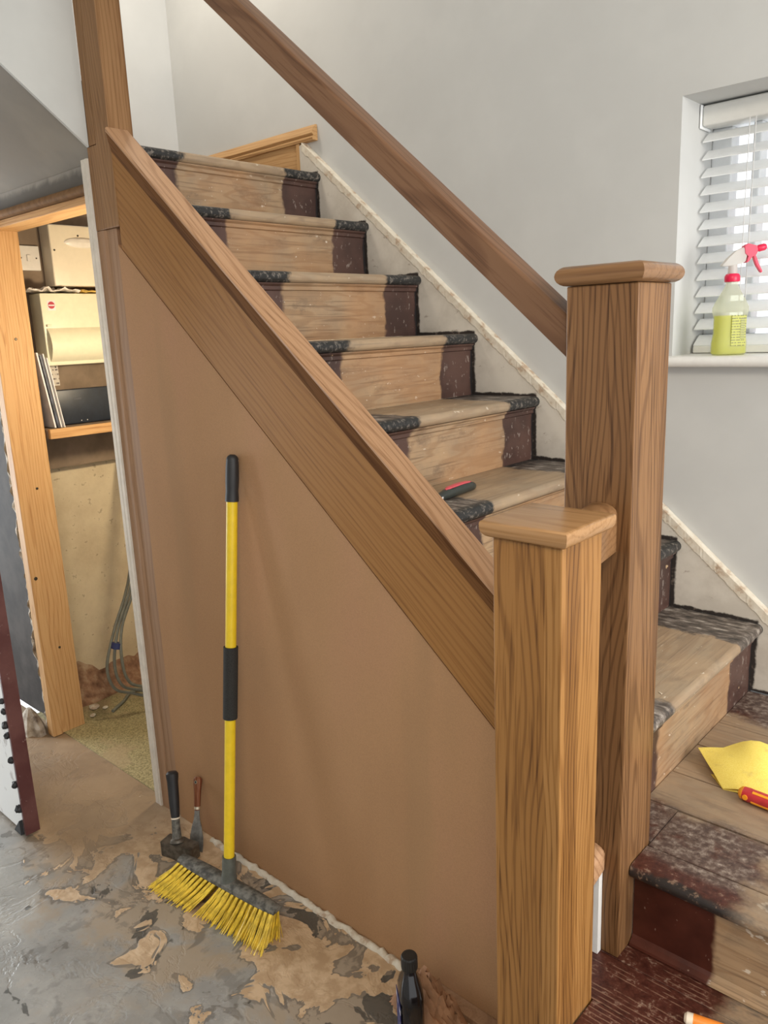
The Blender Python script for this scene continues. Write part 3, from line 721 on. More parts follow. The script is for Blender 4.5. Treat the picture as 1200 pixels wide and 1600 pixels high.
def newel(name, label, x0, x1, y0, y1, z0, z1, mat, capm, ch=0.028):
    t = thing(name, label, 'newel post', ((x0+x1)/2, (y0+y1)/2, z0))
    b = bm_new(); box(b, x0, x1, y0, y1, z0, z1, bev=0.0022, seg=2)
    obj('post', b, mat, t)
    obj('cap', bullcap(bm_new(), x0, x1, y0, y1, z1+0.0005, z1+ch, 0.0145, ch > 0.03), capm, t, smooth=True, ang=50)
    return t
newel('newel_post', 'short glossy golden oak newel post with square cap, nearest the camera', -0.118, 0.0, 0.0, 0.118, 0.0, 1.2204, 'oak_post', 'oak_cap')
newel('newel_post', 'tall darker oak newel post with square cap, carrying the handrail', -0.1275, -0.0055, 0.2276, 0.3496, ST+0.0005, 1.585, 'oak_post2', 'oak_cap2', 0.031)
t = thing('newel_post', 'oak post at the head of the stairs, running out of the top of the picture', 'newel post', (-1.56, 0.3, 1.835))
obj('post', bx(-1.594, -1.5205, 0.2605, 0.334, 1.835, 3.2, bev=0.0018), 'oak_upper', t)
obj('side_cladding', bx(-1.6478, -1.5945, 0.2625, 0.334, 1.835, 2.056, bev=0.0018), 'oak_upper', t)
obj('backing_strip', bx(-1.6315, -1.5945, 0.2608, 0.300, 2.057, 3.2), 'oak_upper', t)
hp = [(0.260, 0.0), (0.320, 0.0), (0.320, 0.058)]+[(0.312+0.008*math.cos(a), 0.058+0.009*math.sin(a)) for a in [PI*i/8 for i in range(1, 5)]]
hp += [(0.268-0.008*math.sin(a), 0.058+0.009*math.cos(a)) for a in [PI*i/8 for i in range(0, 5)]]
tag(obj('handrail', rake(bm_new(), hp, -1.519, -0.1285, 1.348, 0.8605), 'oak_rail', smooth=True, ang=30), 'dark oak handrail sloping down to the tall newel post', 'handrail')
# short rails between the two newels
def stub(name, label, z_lo, z_hi, x0, x1, rise, mat):
    xm = (x0+x1)/2; r = (x1-x0)/2; sec = []
    for i in range(9): a = PI*i/8; sec.append((xm+r*math.cos(a), z_hi-r*0.55+r*0.55*math.sin(a)))
    sec += [(x0, z_lo), (x1, z_lo)]
    b = rings(bm_new(), [[(x, y, z+(y-0.17)*rise) for x, z in sec] for y in (0.1185, 0.227)])
    return tag(obj(name, b, mat, smooth=True, ang=40), label, 'rail')
stub('short_handrail', 'short round topped oak rail bridging the tops of two newel posts', 1.150, 1.230, -0.088, -0.030, 0.15, 'oak_cap2')
stub('base_rail', 'small oak base rail between the feet of the newel posts', 0.540, 0.588, -0.090, -0.036, 0.25, 'oak_capping')
tag(obj('filler_board', bx(-0.085, -0.039, 0.2135, 0.2265, ST+0.0005, 0.555), 'white_paint'), 'narrow white board in the gap between the two newel posts', 'board')

# ------------------------------------------------------------------ panel below the string, door lining
b = bm_new()
x0, x1 = -1.5445, -0.13
prism(b, [(x0, 0.001), (x1, 0.001), (x1, SB-RK*x1-0.0085), (x0, SB-RK*x0-0.0085)], 'y', 0.2655, 0.2775)
tag(obj('panel', b, 'mdf'), 'large plain brown fibreboard panel closing the side of the stairs', 'panel')
jb = thing('door_lining', 'white and bare wood door jamb at the left end of the brown panel', 'door jamb', (-1.61, 0.28, 0))
obj('white_edge', prism(bm_new(), [(-1.687, 0.335), (-1.687, 0.262), (-1.683, 0.258), (-1.668, 0.258), (-1.665, 0.262), (-1.662, 0.2575), (-1.6485, 0.2575), (-1.6485, 0.30), (-1.66, 0.335)], 'z', 0.0, 2.028), 'white_wood', jb)
obj('bare_strip', prism(bm_new(), [(-1.648, 0.300), (-1.648, 0.2640), (-1.612, 0.2640), (-1.606, 0.2680), (-1.603, 0.2690), (-1.5490, 0.2690), (-1.5490, 0.290), (-1.53, 0.290), (-1.53, 0.300)], 'z', 0.0, 1.834), 'strip_brown', jb)
fr = thing('stud_frame', 'new pine door frame on the far side of the cupboard opening', 'door frame', (-2.4, 0.3, 0))
def screw(x, y, z, ax, r=0.005): 
    b = bm_new(); lathe(b, [(r, -0.001), (r, 0.001), (r*0.6, 0.0015)], 10)
    if ax == 'x': b.transform(Matrix.Rotation(PI/2, 4, 'Y'))
    if ax == 'y': b.transform(Matrix.Rotation(PI/2, 4, 'X'))
    b.transform(Matrix.Translation((x, y, z))); return b
s1 = obj('front_stud', bx(-2.445, -2.398, 0.243, 0.2825, 0.003, 1.944, bev=0.002), 'pine_z', fr)
s2 = obj('reveal_stud', bx(-2.470, -2.405, 0.283, 0.378, 0.003, 1.944, bev=0.002), 'pine_z', fr)
for z in (1.0, 0.36, 1.55): obj('screw', screw(-2.4045, 0.318, z, 'x'), 'screw', s2)
for z in (0.66, 1.66): obj('knot', screw(-2.3975, 0.262, z, 'x', 0.007), 'screw', s1)
obj('header', bx(-2.404, -1.692, 0.283, 0.378, 1.921, 1.944, bev=0.002), 'pine_x', fr)
b = prism(bm_new(), [(0.299, 1.945), (0.270, 1.945), (0.264, 1.950), (0.262, 1.958), (0.266, 1.968), (0.276, 1.972), (0.299, 1.976)], 'x', -2.9, -1.690)
tag(obj('head_moulding', b, 'head_dark', smooth=True, ang=40), 'dark rounded timber moulding above the cupboard opening', 'moulding')
# broken plaster edge beside the frame
rs = []; cr = []; nseg = 150
for i in range(nseg+1):
    z = 1.94*i/nseg; e = -2.545+0.032*mnoise.noise(Vector((z*4, 1, 0)))+0.026*mnoise.noise(Vector((z*13, 4, 0)))+0.014*mnoise.noise(Vector((z*37, 4, 0)))
    d = 0.014*mnoise.noise(Vector((z*24, 7, 0))); d2 = 0.012*mnoise.noise(Vector((z*31, 17, 0)))
    rs.append([(-2.447, 0.34, z), (-2.447, 0.280+d*0.5, z), (-2.475, 0.284+d, z), (-2.50, 0.288-d2, z), (e+0.006, 0.292+d2*0.5, z), (e, 0.311, z), (-2.5, 0.34, z)])
    q = 0.010+0.008*mnoise.noise(Vector((z*17, 27, 0)))
    cr.append([(e+q, 0.296, z), (e+q*0.6, 0.279+d, z), (e-q*0.5, 0.281-d2, z), (e-q-0.004, 0.3095, z), (e, 0.3095, z)])
struct('trim_2', rings(bm_new(), rs), 'rough_dark', 'dark broken masonry edge left of the pine frame', 'masonry', smooth=True, ang=30)
tag(obj('plaster_edge', rings(bm_new(), cr), 'rough', smooth=True, ang=30), 'ragged cream plaster edge running down beside the pine frame', 'plaster')
tag(obj('rubble_heap', rings(bm_new(), [[(-2.53+r*math.cos(a)*(1+0.4*mnoise.noise(Vector((math.cos(a)*2, math.sin(a)*2, r*9)))), 0.215+0.6*r*math.sin(a), z) for a in [2*PI*i/12 for i in range(12)]] for r, z in ((0.075, 0.0005), (0.070, 0.03), (0.045, 0.07), (0.012, 0.10))]), 'rough'),
    'little heap of broken plaster at the foot of the dark wall', 'rubble')
# filler ridge and timber along the foot of the panel
tag(obj('filler_ridge', bead((-1.36, 0.256, 0.0005), (-0.565, 0.256, 0.0005), 0.020, 0.010, 90, (0, 1, 0), (0, 0, 1), 31, 0.9), 'ridge', smooth=True, ang=60),
    'rough whitish filler line on the floor along the foot of the panel', 'filler')
tag(obj('sole_plate', bx(-0.555, -0.13, 0.230, 0.2650, 0.0005, 0.018, bev=0.002), 'strip_brown'), 'grey-brown timber batten on the floor at the foot of the panel', 'batten')

# ------------------------------------------------------------------ door leaf at far left
t = thing('door', 'old open door edge with maroon paint and white face at far left', 'door', (-2.2, -0.09, 0.008))
obj('leaf', bx(-2.62, -1.846, -0.114, -0.072, 0.012, 1.98, bev=0.002), 'door_white', t)
obj('edge', bx(-1.8455, -1.834, -0.116, -0.070, 0.008, 1.98, bev=0.0015), 'maroon', t)
for z, r in ((0.62, 0.012), (0.47, 0.009), (0.435, 0.010), (0.39, 0.012), (0.355, 0.011), (0.27, 0.011), (0.185, 0.011), (0.10, 0.013)):
    b = bm_new(); lathe(b, [(0.001, -r), (r*0.7, -r*0.7), (r, 0), (r*0.6, r*0.8), (0.001, r)], 8)
    for v in b.verts: v.co += Vector((random.uniform(-.2, .2), random.uniform(-.2, .2), random.uniform(-.2, .2)))*r
    b.transform(Matrix.Translation((-1.851, -0.118, z))); obj('sealant_blob', b, 'black_iron', t)
obj('drip_strip', prism(bm_new(), [(-1.850, 0.008), (-1.90, 0.008), (-1.85, 0.06)], 'y', -0.125, -0.1145), 'black_iron', t)

# ------------------------------------------------------------------ cupboard contents
def at(y, z, X): s = (CAM.x-X)/(CAM.x+2.4); return CAM.y+s*(y-CAM.y), CAM.z+s*(z-CAM.z)      # carry a measured spot back to depth X
struct('trim_3', bx(-2.659, -2.645, 0.33, 1.10, 1.10, 2.04), 'board_brown', 'brown timber backboard behind the electrics', 'board')
XW = -2.6445
y0, zt = at(0.489, 1.956, -2.56); _, zb = at(0.485, 1.737, -2.56)
t = thing('meter_box', 'large ivory electrical box with oval pull, top of cupboard', 'electrical box', (-2.6, y0+0.15, zb))
c = obj('case', bx(XW, -2.56, y0, y0+0.32, zb, zt, bev=0.006, seg=3), 'ivory_case', t, smooth=True)
ye, ze = at(0.60, 1.895, -2.56)
b = bm_new(); lathe(b, [(0.001, 0.010), (0.05, 0.009), (0.072, 0.004), (0.076, 0)], 28, 1.0, 0.26); b.transform(Matrix.Rotation(PI/2, 4, 'Z')@Matrix.Identity(4)); b.transform(Matrix.Rotation(PI/2, 4, 'Y')); b.transform(Matrix.Translation((-2.5605, ye+0.015, ze)))
obj('oval_pull', b, 'white_plastic', t, smooth=True)
for yy, zz in ((0.502, 1.865), (0.60, 1.92)): y2, z2 = at(yy, zz, -2.56); obj('screw', screw(-2.5595, y2, z2, 'x', 0.004), 'screw', t)
ys0, zs1 = at(0.362, 1.876, -2.63); ys1, zs0 = at(0.445, 1.790, -2.63)
t = thing('light_switch', 'square white wall switch beside the ivory box', 'switch', (-2.64, (ys0+ys1)/2, zs0))
obj('plate', bx(XW, -2.632, ys0, ys1, zs0, zs1, bev=0.003, seg=3), 'white_plastic', t, smooth=True)
ym, zm = (ys0+ys1)/2, (zs0+zs1)/2
obj('rocker', bx(-2.6318, -2.627, ym-0.008, ym+0.008, zm-0.012, zm+0.012, bev=0.0015), 'white_plastic', t)
for s in (-1, 1): obj('screw', screw(-2.6315, ym+s*0.03, zm, 'x', 0.003), 'screw', t)
yc, zt = at(0.424, 1.711, -2.55); _, zb = at(0.414, 1.448, -2.55)
t = thing('consumer_unit', 'cream fuse box with round red badge and curved cover', 'fuse box', (-2.6, yc+0.15, zb))
obj('case', bx(XW, -2.55, yc, yc+0.36, zb, zt, bev=0.004, seg=3), 'cream_case', t, smooth=True)
yv, zv1 = at(0.434, 1.585, -2.55); _, zv0 = at(0.434, 1.462, -2.55)
prf = [(-2.5495, zv0), (-2.5495, zv1)]+[(-2.549+0.030*math.sin(PI*i/10)**0.7, zv1-(zv1-zv0)*i/10) for i in range(1, 10)]
obj('cover', prism(bm_new(), prf, 'y', yv, yv+0.345), 'cream_case', t, smooth=True, ang=50)
yl, zl2 = at(0.463, 1.668, -2.55)
def disc(x, y, z, r, th=0.001, n=28): 
    b = bm_new(); lathe(b, [(r, 0), (r, th)], n); b.transform(Matrix.Rotation(PI/2, 4, 'Y')); b.transform(Matrix.Translation((x, y, z))); return b
bd = obj('badge', bx(-2.5497, -2.549, yl-0.016, yl+0.016, zl2-0.020, zl2+0.018), 'paper', t)
obj('red_disc', disc(-2.549, yl, zl2, 0.0135), plain('badge_red', (0.42, 0.03, 0.05), 0.4), bd)
obj('white_bar', bx(-2.548, -2.5475, yl-0.012, yl+0.012, zl2-0.003, zl2+0.002), 'paper', bd)
y2, z2 = at(0.440, 1.594, -2.55); obj('catch', bx(-2.549, -2.540, y2-0.006, y2+0.012, z2-0.004, z2+0.004, bev=0.001), 'cream_case', t)
# packets lying on the fuse box
t = thing('plastic_bag', 'crumpled clear bag with a yellow packet lying on top of the fuse box', 'bag', (-2.6, yc+0.1, zt+0.001))
def sheet(x0, x1, y0, y1, z, nx_, ny_, amp, sc, th, seed, fall=None):
    b = bm_new(); g = []
    for i in range(nx_+1):
        r = []
        for j in range(ny_+1):
            u, v = i/nx_, j/ny_; x = x0+(x1-x0)*u; y = y0+(y1-y0)*v
            h = abs(mnoise.noise(Vector((x*sc, y*sc, seed))))*amp+abs(mnoise.noise(Vector((x*sc*2.3, y*sc*2.3, seed+5))))*amp*0.5
            if fall: h *= fall(u, v)
            ww = 0.12*min(x1-x0, y1-y0)*mnoise.noise(Vector((u*3, v*3, seed+2)))
            r.append(b.verts.new((x+ww, y-ww, z+h+th)))
        g.append(r)
    for i in range(nx_):
        for j in range(ny_): b.faces.new((g[i][j], g[i+1][j], g[i+1][j+1], g[i][j+1]))
    ret = bmesh.ops.extrude_face_region(b, geom=list(b.faces))
    for v in ret['geom']:
        if isinstance(v, bmesh.types.BMVert): v.co.z = z+max(0, v.co.z-z-th)
    return b
obj('bag', sheet(-2.635, -2.53, yc-0.045, yc+0.16, zt+0.0015, 8, 16, 0.03, 26, 0.002, 4), 'poly', t, smooth=True, ang=80)
obj('packet', sheet(-2.62, -2.54, yc+0.17, yc+0.33, zt+0.0015, 6, 10, 0.018, 30, 0.004, 8), 'poly_yellow', t, smooth=True, ang=80)
# card, dark box, shelf, leaflets
y0, z1 = at(0.413, 1.450, -2.64); y1, z0 = at(0.459, 1.374, -2.64)
t = thing('notice_card', 'small printed card pinned under the fuse box', 'card', (-2.643, (y0+y1)/2, z0))
obj('card', bx(-2.6440, -2.6432, y0, y1, z0, z1), 'card', t)
for yy in (y0+0.008, y1-0.010): obj('pin', screw(-2.6425, yy, z1-0.008, 'x', 0.003), 'screw', t)
ysh, zsh1 = at(0.388, 1.2145, -2.42); _, zsh0 = at(0.385, 1.180, -2.42)
t = thing('shelf', 'pine shelf in the cupboard below the fuse box', 'shelf', (-2.53, ysh+0.3, zsh0))
obj('board', bx(-2.642, -2.425, ysh-0.005, 1.10, zsh0, zsh1-0.002, bev=0.001), 'board_brown', t)
obj('front_lipping', bx(-2.4245, -2.405, ysh, 1.10, zsh0-0.002, zsh1, bev=0.0015), 'pine_y', t)
_, zq1 = at(0.39, 1.168, -2.46); _, zq0 = at(0.39, 1.055, -2.46)
tag(obj('bearer_board', bx(-2.6415, -2.62, ysh-0.02, 1.10, 1.03, zsh0-0.004), 'board_brown'), 'brown timber bearer under the pine shelf', 'board')
y0, z1 = at(0.416, 1.356, -2.50)
t = thing('router_box', 'flat dark blue-grey box standing at the back of the shelf', 'box', (-2.52, y0+0.15, zsh1))
obj('case', bx(-2.545, -2.505, y0, y0+0.36, zsh1+0.0005, z1, bev=0.004, seg=3), 'navy', t, smooth=True)
obj('mark', bx(-2.5048, -2.5042, y0+0.095, y0+0.125, z1-0.042, z1-0.036), plain('faint_mark', (0.05, 0.055, 0.07), 0.5), t)
for yy in (0.115, 0.14): obj('lamp', disc(-2.505, y0+yy, zsh1+0.012, 0.002), 'paper', t)
labs = ['white folded leaflet leaning outermost at the left end of the shelf', 'dark printed magazine leaning between leaflets on the shelf', 'grey stapled booklet leaning between magazine and dark box', 'white envelope leaning against the dark box on the shelf']
for i, (mt, dy, h2, th) in enumerate((('paper', 0.000, 0.285, 0.006), ('paper_dark', 0.010, 0.275, 0.005), ('paper', 0.019, 0.28, 0.004), ('paper', 0.030, 0.265, 0.003))):
    yb = ysh+0.012+dy; b = bm_new(); lean = 0.035
    rings(b, [[(-2.625, yb+0.028-lean*(z/h2), zsh1+0.0008+z), (-2.445+0.006*i, yb+0.028-lean*(z/h2), zsh1+0.0008+z), (-2.445+0.006*i, yb+0.028+th-lean*(z/h2), zsh1+0.0008+z), (-2.625, yb+0.028+th-lean*(z/h2), zsh1+0.0008+z)] for z in (0, h2*0.5, h2)])
    tag(obj('leaflet', b, mt), labs[i], 'leaflet', 'papers standing on the cupboard shelf')
# cables
t = thing('cable_loop', 'loop of grey cables hanging from the cupboard wall to the floor', 'cable', (-2.35, 0.55, 0.0))
base = [(-2.612, 0.80, 1.06), (-2.30, 0.66, 0.90), (-2.27, 0.60, 0.66), (-2.30, 0.577, 0.53), (-2.31, 0.515, 0.39), (-2.31, 0.478, 0.25), (-2.31, 0.50, 0.15), (-2.30, 0.57, 0.105), (-2.25, 0.66, 0.06), (-2.22, 0.74, 0.013)]
for i in range(3):
    d = Vector((0.011*i, 0.012*(i-1), 0.006*i)); pts = [Vector(p)+d*(1 if j < 5 else (1.9 if j < 9 else 0.2)) for j, p in enumerate(base)]
    obj('cable', tube(bm_new(), spline(pts, 6), 0.0062, 8), 'cable', t, smooth=True)
obj('tie', tube(bm_new(), [(-2.295, 0.503, 0.345), (-2.295, 0.496, 0.322)], 0.021, 12), 'blue_tape', t, smooth=True)
t = tag(obj('loose_cable', tube(bm_new(), spline([(-2.40, 0.50, 0.012), (-2.45, 0.58, 0.012), (-2.50, 0.66, 0.014), (-2.42, 0.78, 0.013)], 6), 0.007, 8), 'cable', smooth=True), 'short grey cable lying on the cupboard floor', 'cable')
# crumbled wall foot
rs = []
for i in range(25):
    y = 0.385+0.70*i/24; a = mnoise.noise(Vector((y*9, 2, 0))); c = mnoise.noise(Vector((y*21, 5, 0))); h2 = max(0.03, 0.135-0.12*(y-0.385)+0.06*a+0.03*c)
    rs.append([(-2.659, y, 0.0045), (-2.659, y, h2*1.15), (-2.652+0.005*c, y, h2), (-2.628+0.014*a, y, h2*0.62+0.012*c), (-2.59+0.02*c, y, 0.022+0.012*a), (-2.555+0.02*a, y, 0.0045)])
tag(obj('crumbled_plaster', rings(bm_new(), rs), 'rubble', smooth=True, ang=30), 'crumbled red-brown plaster along the foot of the cupboard wall', 'rubble')
for i, (x, y, r) in enumerate(((-2.50, 0.47, 0.020), (-2.46, 0.50, 0.013), (-2.44, 0.43, 0.012))):
    b = bmesh.new(); bmesh.ops.create_icosphere(b, subdivisions=2, radius=r)
    for v in b.verts: v.co *= 1+0.35*mnoise.noise(v.co*60+Vector((i, 0, 0))); v.co.z *= 0.45
    zmin = min(v.co.z for v in b.verts); b.transform(Matrix.Translation((x, y, 0.0045-zmin)))
    tag(obj('plaster_crumb', b, 'filler', smooth=True), ['largest pale plaster crumb on the olive cupboard floor', 'middle pale plaster crumb on the olive cupboard floor', 'small pale plaster crumb nearest the pine frame'][i], 'crumb', 'plaster crumbs on the cupboard floor')
# pendant lamp inside the cupboard, hidden behind the jamb
t = thing('cupboard_lamp', 'small pendant lamp hanging inside the cupboard behind the jamb', 'lamp', (-1.80, 0.62, 1.60))
def emis(name, col, s):
    n = NT(name); n.b.inputs['Emission Color'].default_value = tuple(col)+(1,); n.b.inputs['Emission Strength'].default_value = s; return n.fin(col, 0.5)
obj('flex', tube(bm_new(), [(-1.80, 0.62, 2.046), (-1.80, 0.62, 1.69)], 0.004, 8), 'cord', t)
b = bm_new(); lathe(b, [(0.012, 0.06), (0.018, 0.09), (0.004, 0.10)], 16); obj('holder', b, 'white_plastic', t, smooth=True, local=True)
b = bm_new(); lathe(b, [(0.001, -0.04), (0.02, -0.034), (0.032, -0.012), (0.031, 0.008), (0.014, 0.045), (0.012, 0.06)], 20)
obj('bulb', b, emis('warm_bulb_glass', (1.0, 0.82, 0.55), 4.0), t, smooth=True, local=True)
l = bpy.data.lights.new('cupboard_bulb', 'POINT'); l.energy = 22; l.color = (1.0, 0.82, 0.56); l.shadow_soft_size = 0.05
lo = bpy.data.objects.new('cupboard_bulb', l); C.objects.link(lo); lo.location = (-1.80, 0.62, 1.50)

# ------------------------------------------------------------------ venetian blind
vb = thing('venetian_blind', 'white wooden venetian blind with tilted slats filling the window', 'blind', (0.27, 1.27, 1.435))
BY = 1.285
obj('headrail', bx(-0.322, 0.85, BY-0.032, BY+0.03, 2.008, 2.058, bev=0.006, seg=3), 'blind_rail', vb, smooth=True)
obj('end_cap', bx(-0.3275, -0.3225, BY-0.036, BY+0.03, 2.003, 2.060, bev=0.002), 'blind_white', vb)
tl = math.radians(33)
sl = bm_new(); prism(sl, [(-0.025, -0.0013), (0.025, -0.0013), (0.025, 0.0013), (0.012, 0.0022), (-0.012, 0.0022), (-0.025, 0.0013)], 'x', -0.590, 0.590)
sl.transform(Matrix.Rotation(tl, 4, 'X'))
first = None
for i in range(13):
    z = 1.985-0.0432*i
    if first is None:
        first = obj('slat', sl, 'blind_white', vb, local=True)
        o = first
    else:
        o = first.copy(); C.objects.link(o)
    o.location = Vector((0.268, BY, z))-vb.location
obj('bottom_rail', bx(-0.322, 0.858, BY-0.025, BY+0.025, 1.4335, 1.452, bev=0.003), 'blind_rail', vb)
for x in (-0.205, -0.19, 0.30, 0.315):
    obj('ladder_cord', tube(bm_new(), [(x, BY-0.027, 1.452), (x, BY-0.027, 2.01)], 0.0012, 6), 'cord', vb)

# ------------------------------------------------------------------ spray bottle on the sill
sp = thing('spray_bottle', 'spray bottle half full of yellow cleaner with red trigger, on the window sill', 'bottle', (-0.197, 1.175, 1.4325), (0, 0, 0.66))
prof = [(0.036, 0.026, 0.0), (0.041, 0.030, 0.004), (0.041, 0.030, 0.03), (0.037, 0.028, 0.055), (0.0375, 0.028, 0.09), (0.0415, 0.030, 0.108), (0.0415, 0.030, 0.118), (0.034, 0.026, 0.134), (0.022, 0.019, 0.155), (0.0145, 0.0145, 0.170), (0.0135, 0.0135, 0.180)]
obj('body', superell(bm_new(), prof, 28, 3.2), 'bottle_shell', sp, smooth=True, local=True, ang=60)
obj('liquid', superell(bm_new(), [(a-0.002, c-0.002, max(z, 0.002)) for a, c, z in prof[:5]]+[(0.036, 0.0265, 0.098)], 28, 3.2), 'liquid', sp, smooth=True, local=True, ang=60)
obj('label', bx(-0.005, 0.030, -0.0312, -0.0298, 0.022, 0.098), 'spray_label', sp, local=True)
obj('bar_label', bx(0.0165, 0.027, -0.0318, -0.0313, 0.040, 0.090), 'barcode', sp, local=True)
b = bm_new(); lathe(b, [(0.0175, 0.180), (0.0185, 0.183), (0.0185, 0.193), (0.0150, 0.199), (0.011, 0.2)], 24); obj('collar', b, 'pink_red', sp, smooth=True, local=True)
b = bm_new(); lathe(b, [(0.0115, 0.199), (0.0105, 0.222)], 16); obj('neck_tube', b, 'lens', sp, smooth=True, local=True)
# trigger head in the x-z plane of the bottle
def plate(pts, y0, y1): 
    b = prism(bm_new(), pts, 'y', y0, y1); bmesh.ops.bevel(b, geom=list(b.edges), offset=0.0015, segments=2, affect='EDGES'); return b
obj('shroud', plate([(-0.030, 0.219), (-0.012, 0.218), (0.014, 0.222), (0.026, 0.226), (0.030, 0.244), (0.022, 0.262), (0.004, 0.254), (-0.014, 0.238)], -0.011, 0.011), 'lens', sp, local=True)
obj('red_head', plate([(0.023, 0.246), (0.021, 0.263), (0.030, 0.270), (0.052, 0.264), (0.055, 0.252), (0.050, 0.240), (0.041, 0.240), (0.034, 0.226), (0.027, 0.224), (0.034, 0.240)], -0.0125, 0.0125), 'pink_red', sp, local=True)
obj('trigger', plate([(0.043, 0.246), (0.051, 0.246), (0.053, 0.236), (0.060, 0.222), (0.071, 0.203), (0.070, 0.199), (0.066, 0.200), (0.054, 0.218)], -0.006, 0.006), 'pink_red', sp, local=True)
b = bm_new(); lathe(b, [(0.0065, 0.0), (0.0085, 0.004), (0.0085, 0.018), (0.006, 0.022)], 12); b.transform(Matrix.Rotation(1.35, 4, 'Y')); b.transform(Matrix.Translation((0.056, 0, 0.257))); obj('nozzle', b, 'pink_red', sp, smooth=True, local=True)

# ------------------------------------------------------------------ broom
HB0, HB1 = Vector((-1.262, 0.088, 0.083)), Vector((-0.884, 0.126, 0.083))
hc = (HB0+HB1)/2; hd = (HB1-HB0); hl = hd.length; hang = math.atan2(hd.y, hd.x)
br = thing('broom', 'yellow broom leaning upright against the brown panel', 'broom', (hc.x, hc.y, 0.0), (0, 0, hang))
b = bm_new()
secs = []
for i in range(13):
    u = -1+2*i/12; hh = 0.014*(1-0.35*abs(u)**3); ww = 0.022*(1-0.25*abs(u)**4)
    secs.append([(u*hl/2, -ww, 0.078), (u*hl/2, -ww*0.92, 0.078+hh*0.75), (u*hl/2, -ww*0.4, 0.078+hh*1.25), (u*hl/2, ww*0.4, 0.078+hh*1.25), (u*hl/2, ww*0.92, 0.078+hh*0.75), (u*hl/2, ww, 0.078)])
rings(b, secs); obj('head', b, 'dirty_grey', br, smooth=True, local=True, ang=40)
rot_i = Matrix.Rotation(-hang, 3, 'Z')
top = rot_i@(Vector((-1.081, 0.2485, 1.228))-Vector((hc.x, hc.y, 0)))
bot = Vector((0.004, 0.004, 0.088))
ax = (top-bot)
def along(a, c=None): return bot+ax*a
def shaftpart(name, a, c, r, mat, n=16):
    k = 8; pts = [along(a+(c-a)*i/k) for i in range(k+1)]
    rr = r if isinstance(r, list) else [r]*(k+1)
    return obj(name, tube(bm_new(), pts, rr, n), mat, br, smooth=True, local=True, ang=50)
shaftpart('socket', 0.0, 0.062, [0.022, 0.021, 0.020, 0.019, 0.019, 0.019, 0.019, 0.0185, 0.0185], 'socket_grey')
sh = shaftpart('shaft', 0.058, 0.925, 0.0145, 'yellow_shaft')
shaftpart('foam_grip', 0.402, 0.572, 0.0192, 'foam')
shaftpart('end_grip', 0.905, 0.995, [0.0175, 0.0170, 0.0160, 0.0165, 0.0170, 0.0170, 0.0168, 0.0165, 0.0155], 'black_rubber')
tip = along(0.995); d = ax.normalized()
pts = [tip+d*0.016*t for t in (0, 0.25, 0.5, 0.75, 1.0)]
obj('hang_eye', tube(bm_new(), pts, [0.0155, 0.0155, 0.0145, 0.012, 0.006], 14), 'black_rubber', br, smooth=True, local=True)
eb = bm_new(); lathe(eb, [(0.0055, -0.0166), (0.0055, -0.0160)], 14); eb.transform(Matrix.Rotation(PI/2, 4, 'X')@Matrix.Scale(1, 4)); eb.transform(Matrix.Translation(along(0.993)+Vector((0.0, 0.0, 0)))); obj('hang_hole', eb, 'cream_tip', br, local=True)
# tufts: a few shared meshes of splayed filaments, each tuft its own part
def tuft_mesh(seed, dx, dy):
    rnd = random.Random(seed); b = bm_new()
    for i in range(22):
        a = rnd.uniform(0, 2*PI); r0 = 0.0042*math.sqrt(rnd.random()); x, y = r0*math.cos(a), r0*math.sin(a)
        sx, sy = rnd.gauss(0, 0.0055), rnd.gauss(0, 0.006); L = -0.077+abs(rnd.gauss(0, 0.004))
        p0 = Vector((x, y, 0.0)); p1 = Vector((x*1.4+dx*0.45+sx*0.4, y*1.4+dy*0.45+sy*0.4, L*0.5)); p2 = Vector((x*1.6+dx+sx, y*1.6+dy+sy, L))
        tube(b, [p0, p1, p2], [0.0013, 0.0013, 0.0010], 3)
    bmesh.ops.recalc_face_normals(b, faces=b.faces)
    me = bpy.data.meshes.new('bristle_tuft'); b.to_mesh(me); b.free(); me.materials.append(M['bristle']); return me
NB = 22
for row, (yy, dyy) in enumerate(((-0.016, -0.052), (-0.004, -0.032), (0.008, -0.018))):
    for i in range(NB):
        u = i/(NB-1); x = (-0.5+u)*hl*0.955
        dx = -0.070+0.022*u if i < 10 else -0.048+0.052*(u-0.45)/0.55
        if i == 10: x += 0.004
        if i == 9: x -= 0.004
        o = bpy.data.objects.new('bristle_tuft', tuft_mesh(100*row+i, dx, dyy)); C.objects.link(o); o.parent = br; o.location = (x, yy, 0.0785)

# ------------------------------------------------------------------ hammer and scraper
hm = thing('lump_hammer', 'lump hammer standing on its steel head with black rubber handle upright', 'hammer', (-1.372, 0.150, 0.0), (0, 0, 0.30))
b = bm_new()
rings(b, [[(x, -w, z0), (x, w, z0), (x, w, z1), (x, -w, z1)] for x, w, z0, z1 in ((-0.058, 0.019, 0.004, 0.046), (-0.054, 0.022, 0.001, 0.049), (-0.02, 0.022, 0.001, 0.049), (0.0, 0.025, 0.0008, 0.050), (0.02, 0.022, 0.001, 0.049), (0.054, 0.022, 0.001, 0.049), (0.058, 0.019, 0.004, 0.046))])
obj('head', b, 'steel_dirty', hm, smooth=True, local=True, ang=30)
hb, ht = Vector((-0.008, 0.0, 0.048)), Vector((-0.047, 0.052, 0.245))
def hp_(a): return hb.lerp(ht, a)
obj('eye_collar', tube(bm_new(), [hp_(-0.005), hp_(0.03), hp_(0.05)], [0.022, 0.020, 0.014], 14), 'steel_dirty', hm, smooth=True, local=True)
obj('shank', tube(bm_new(), [hp_(0.03), hp_(0.15), hp_(0.33)], [0.0145, 0.013, 0.012], 12), 'dirty_grey', hm, smooth=True, local=True)
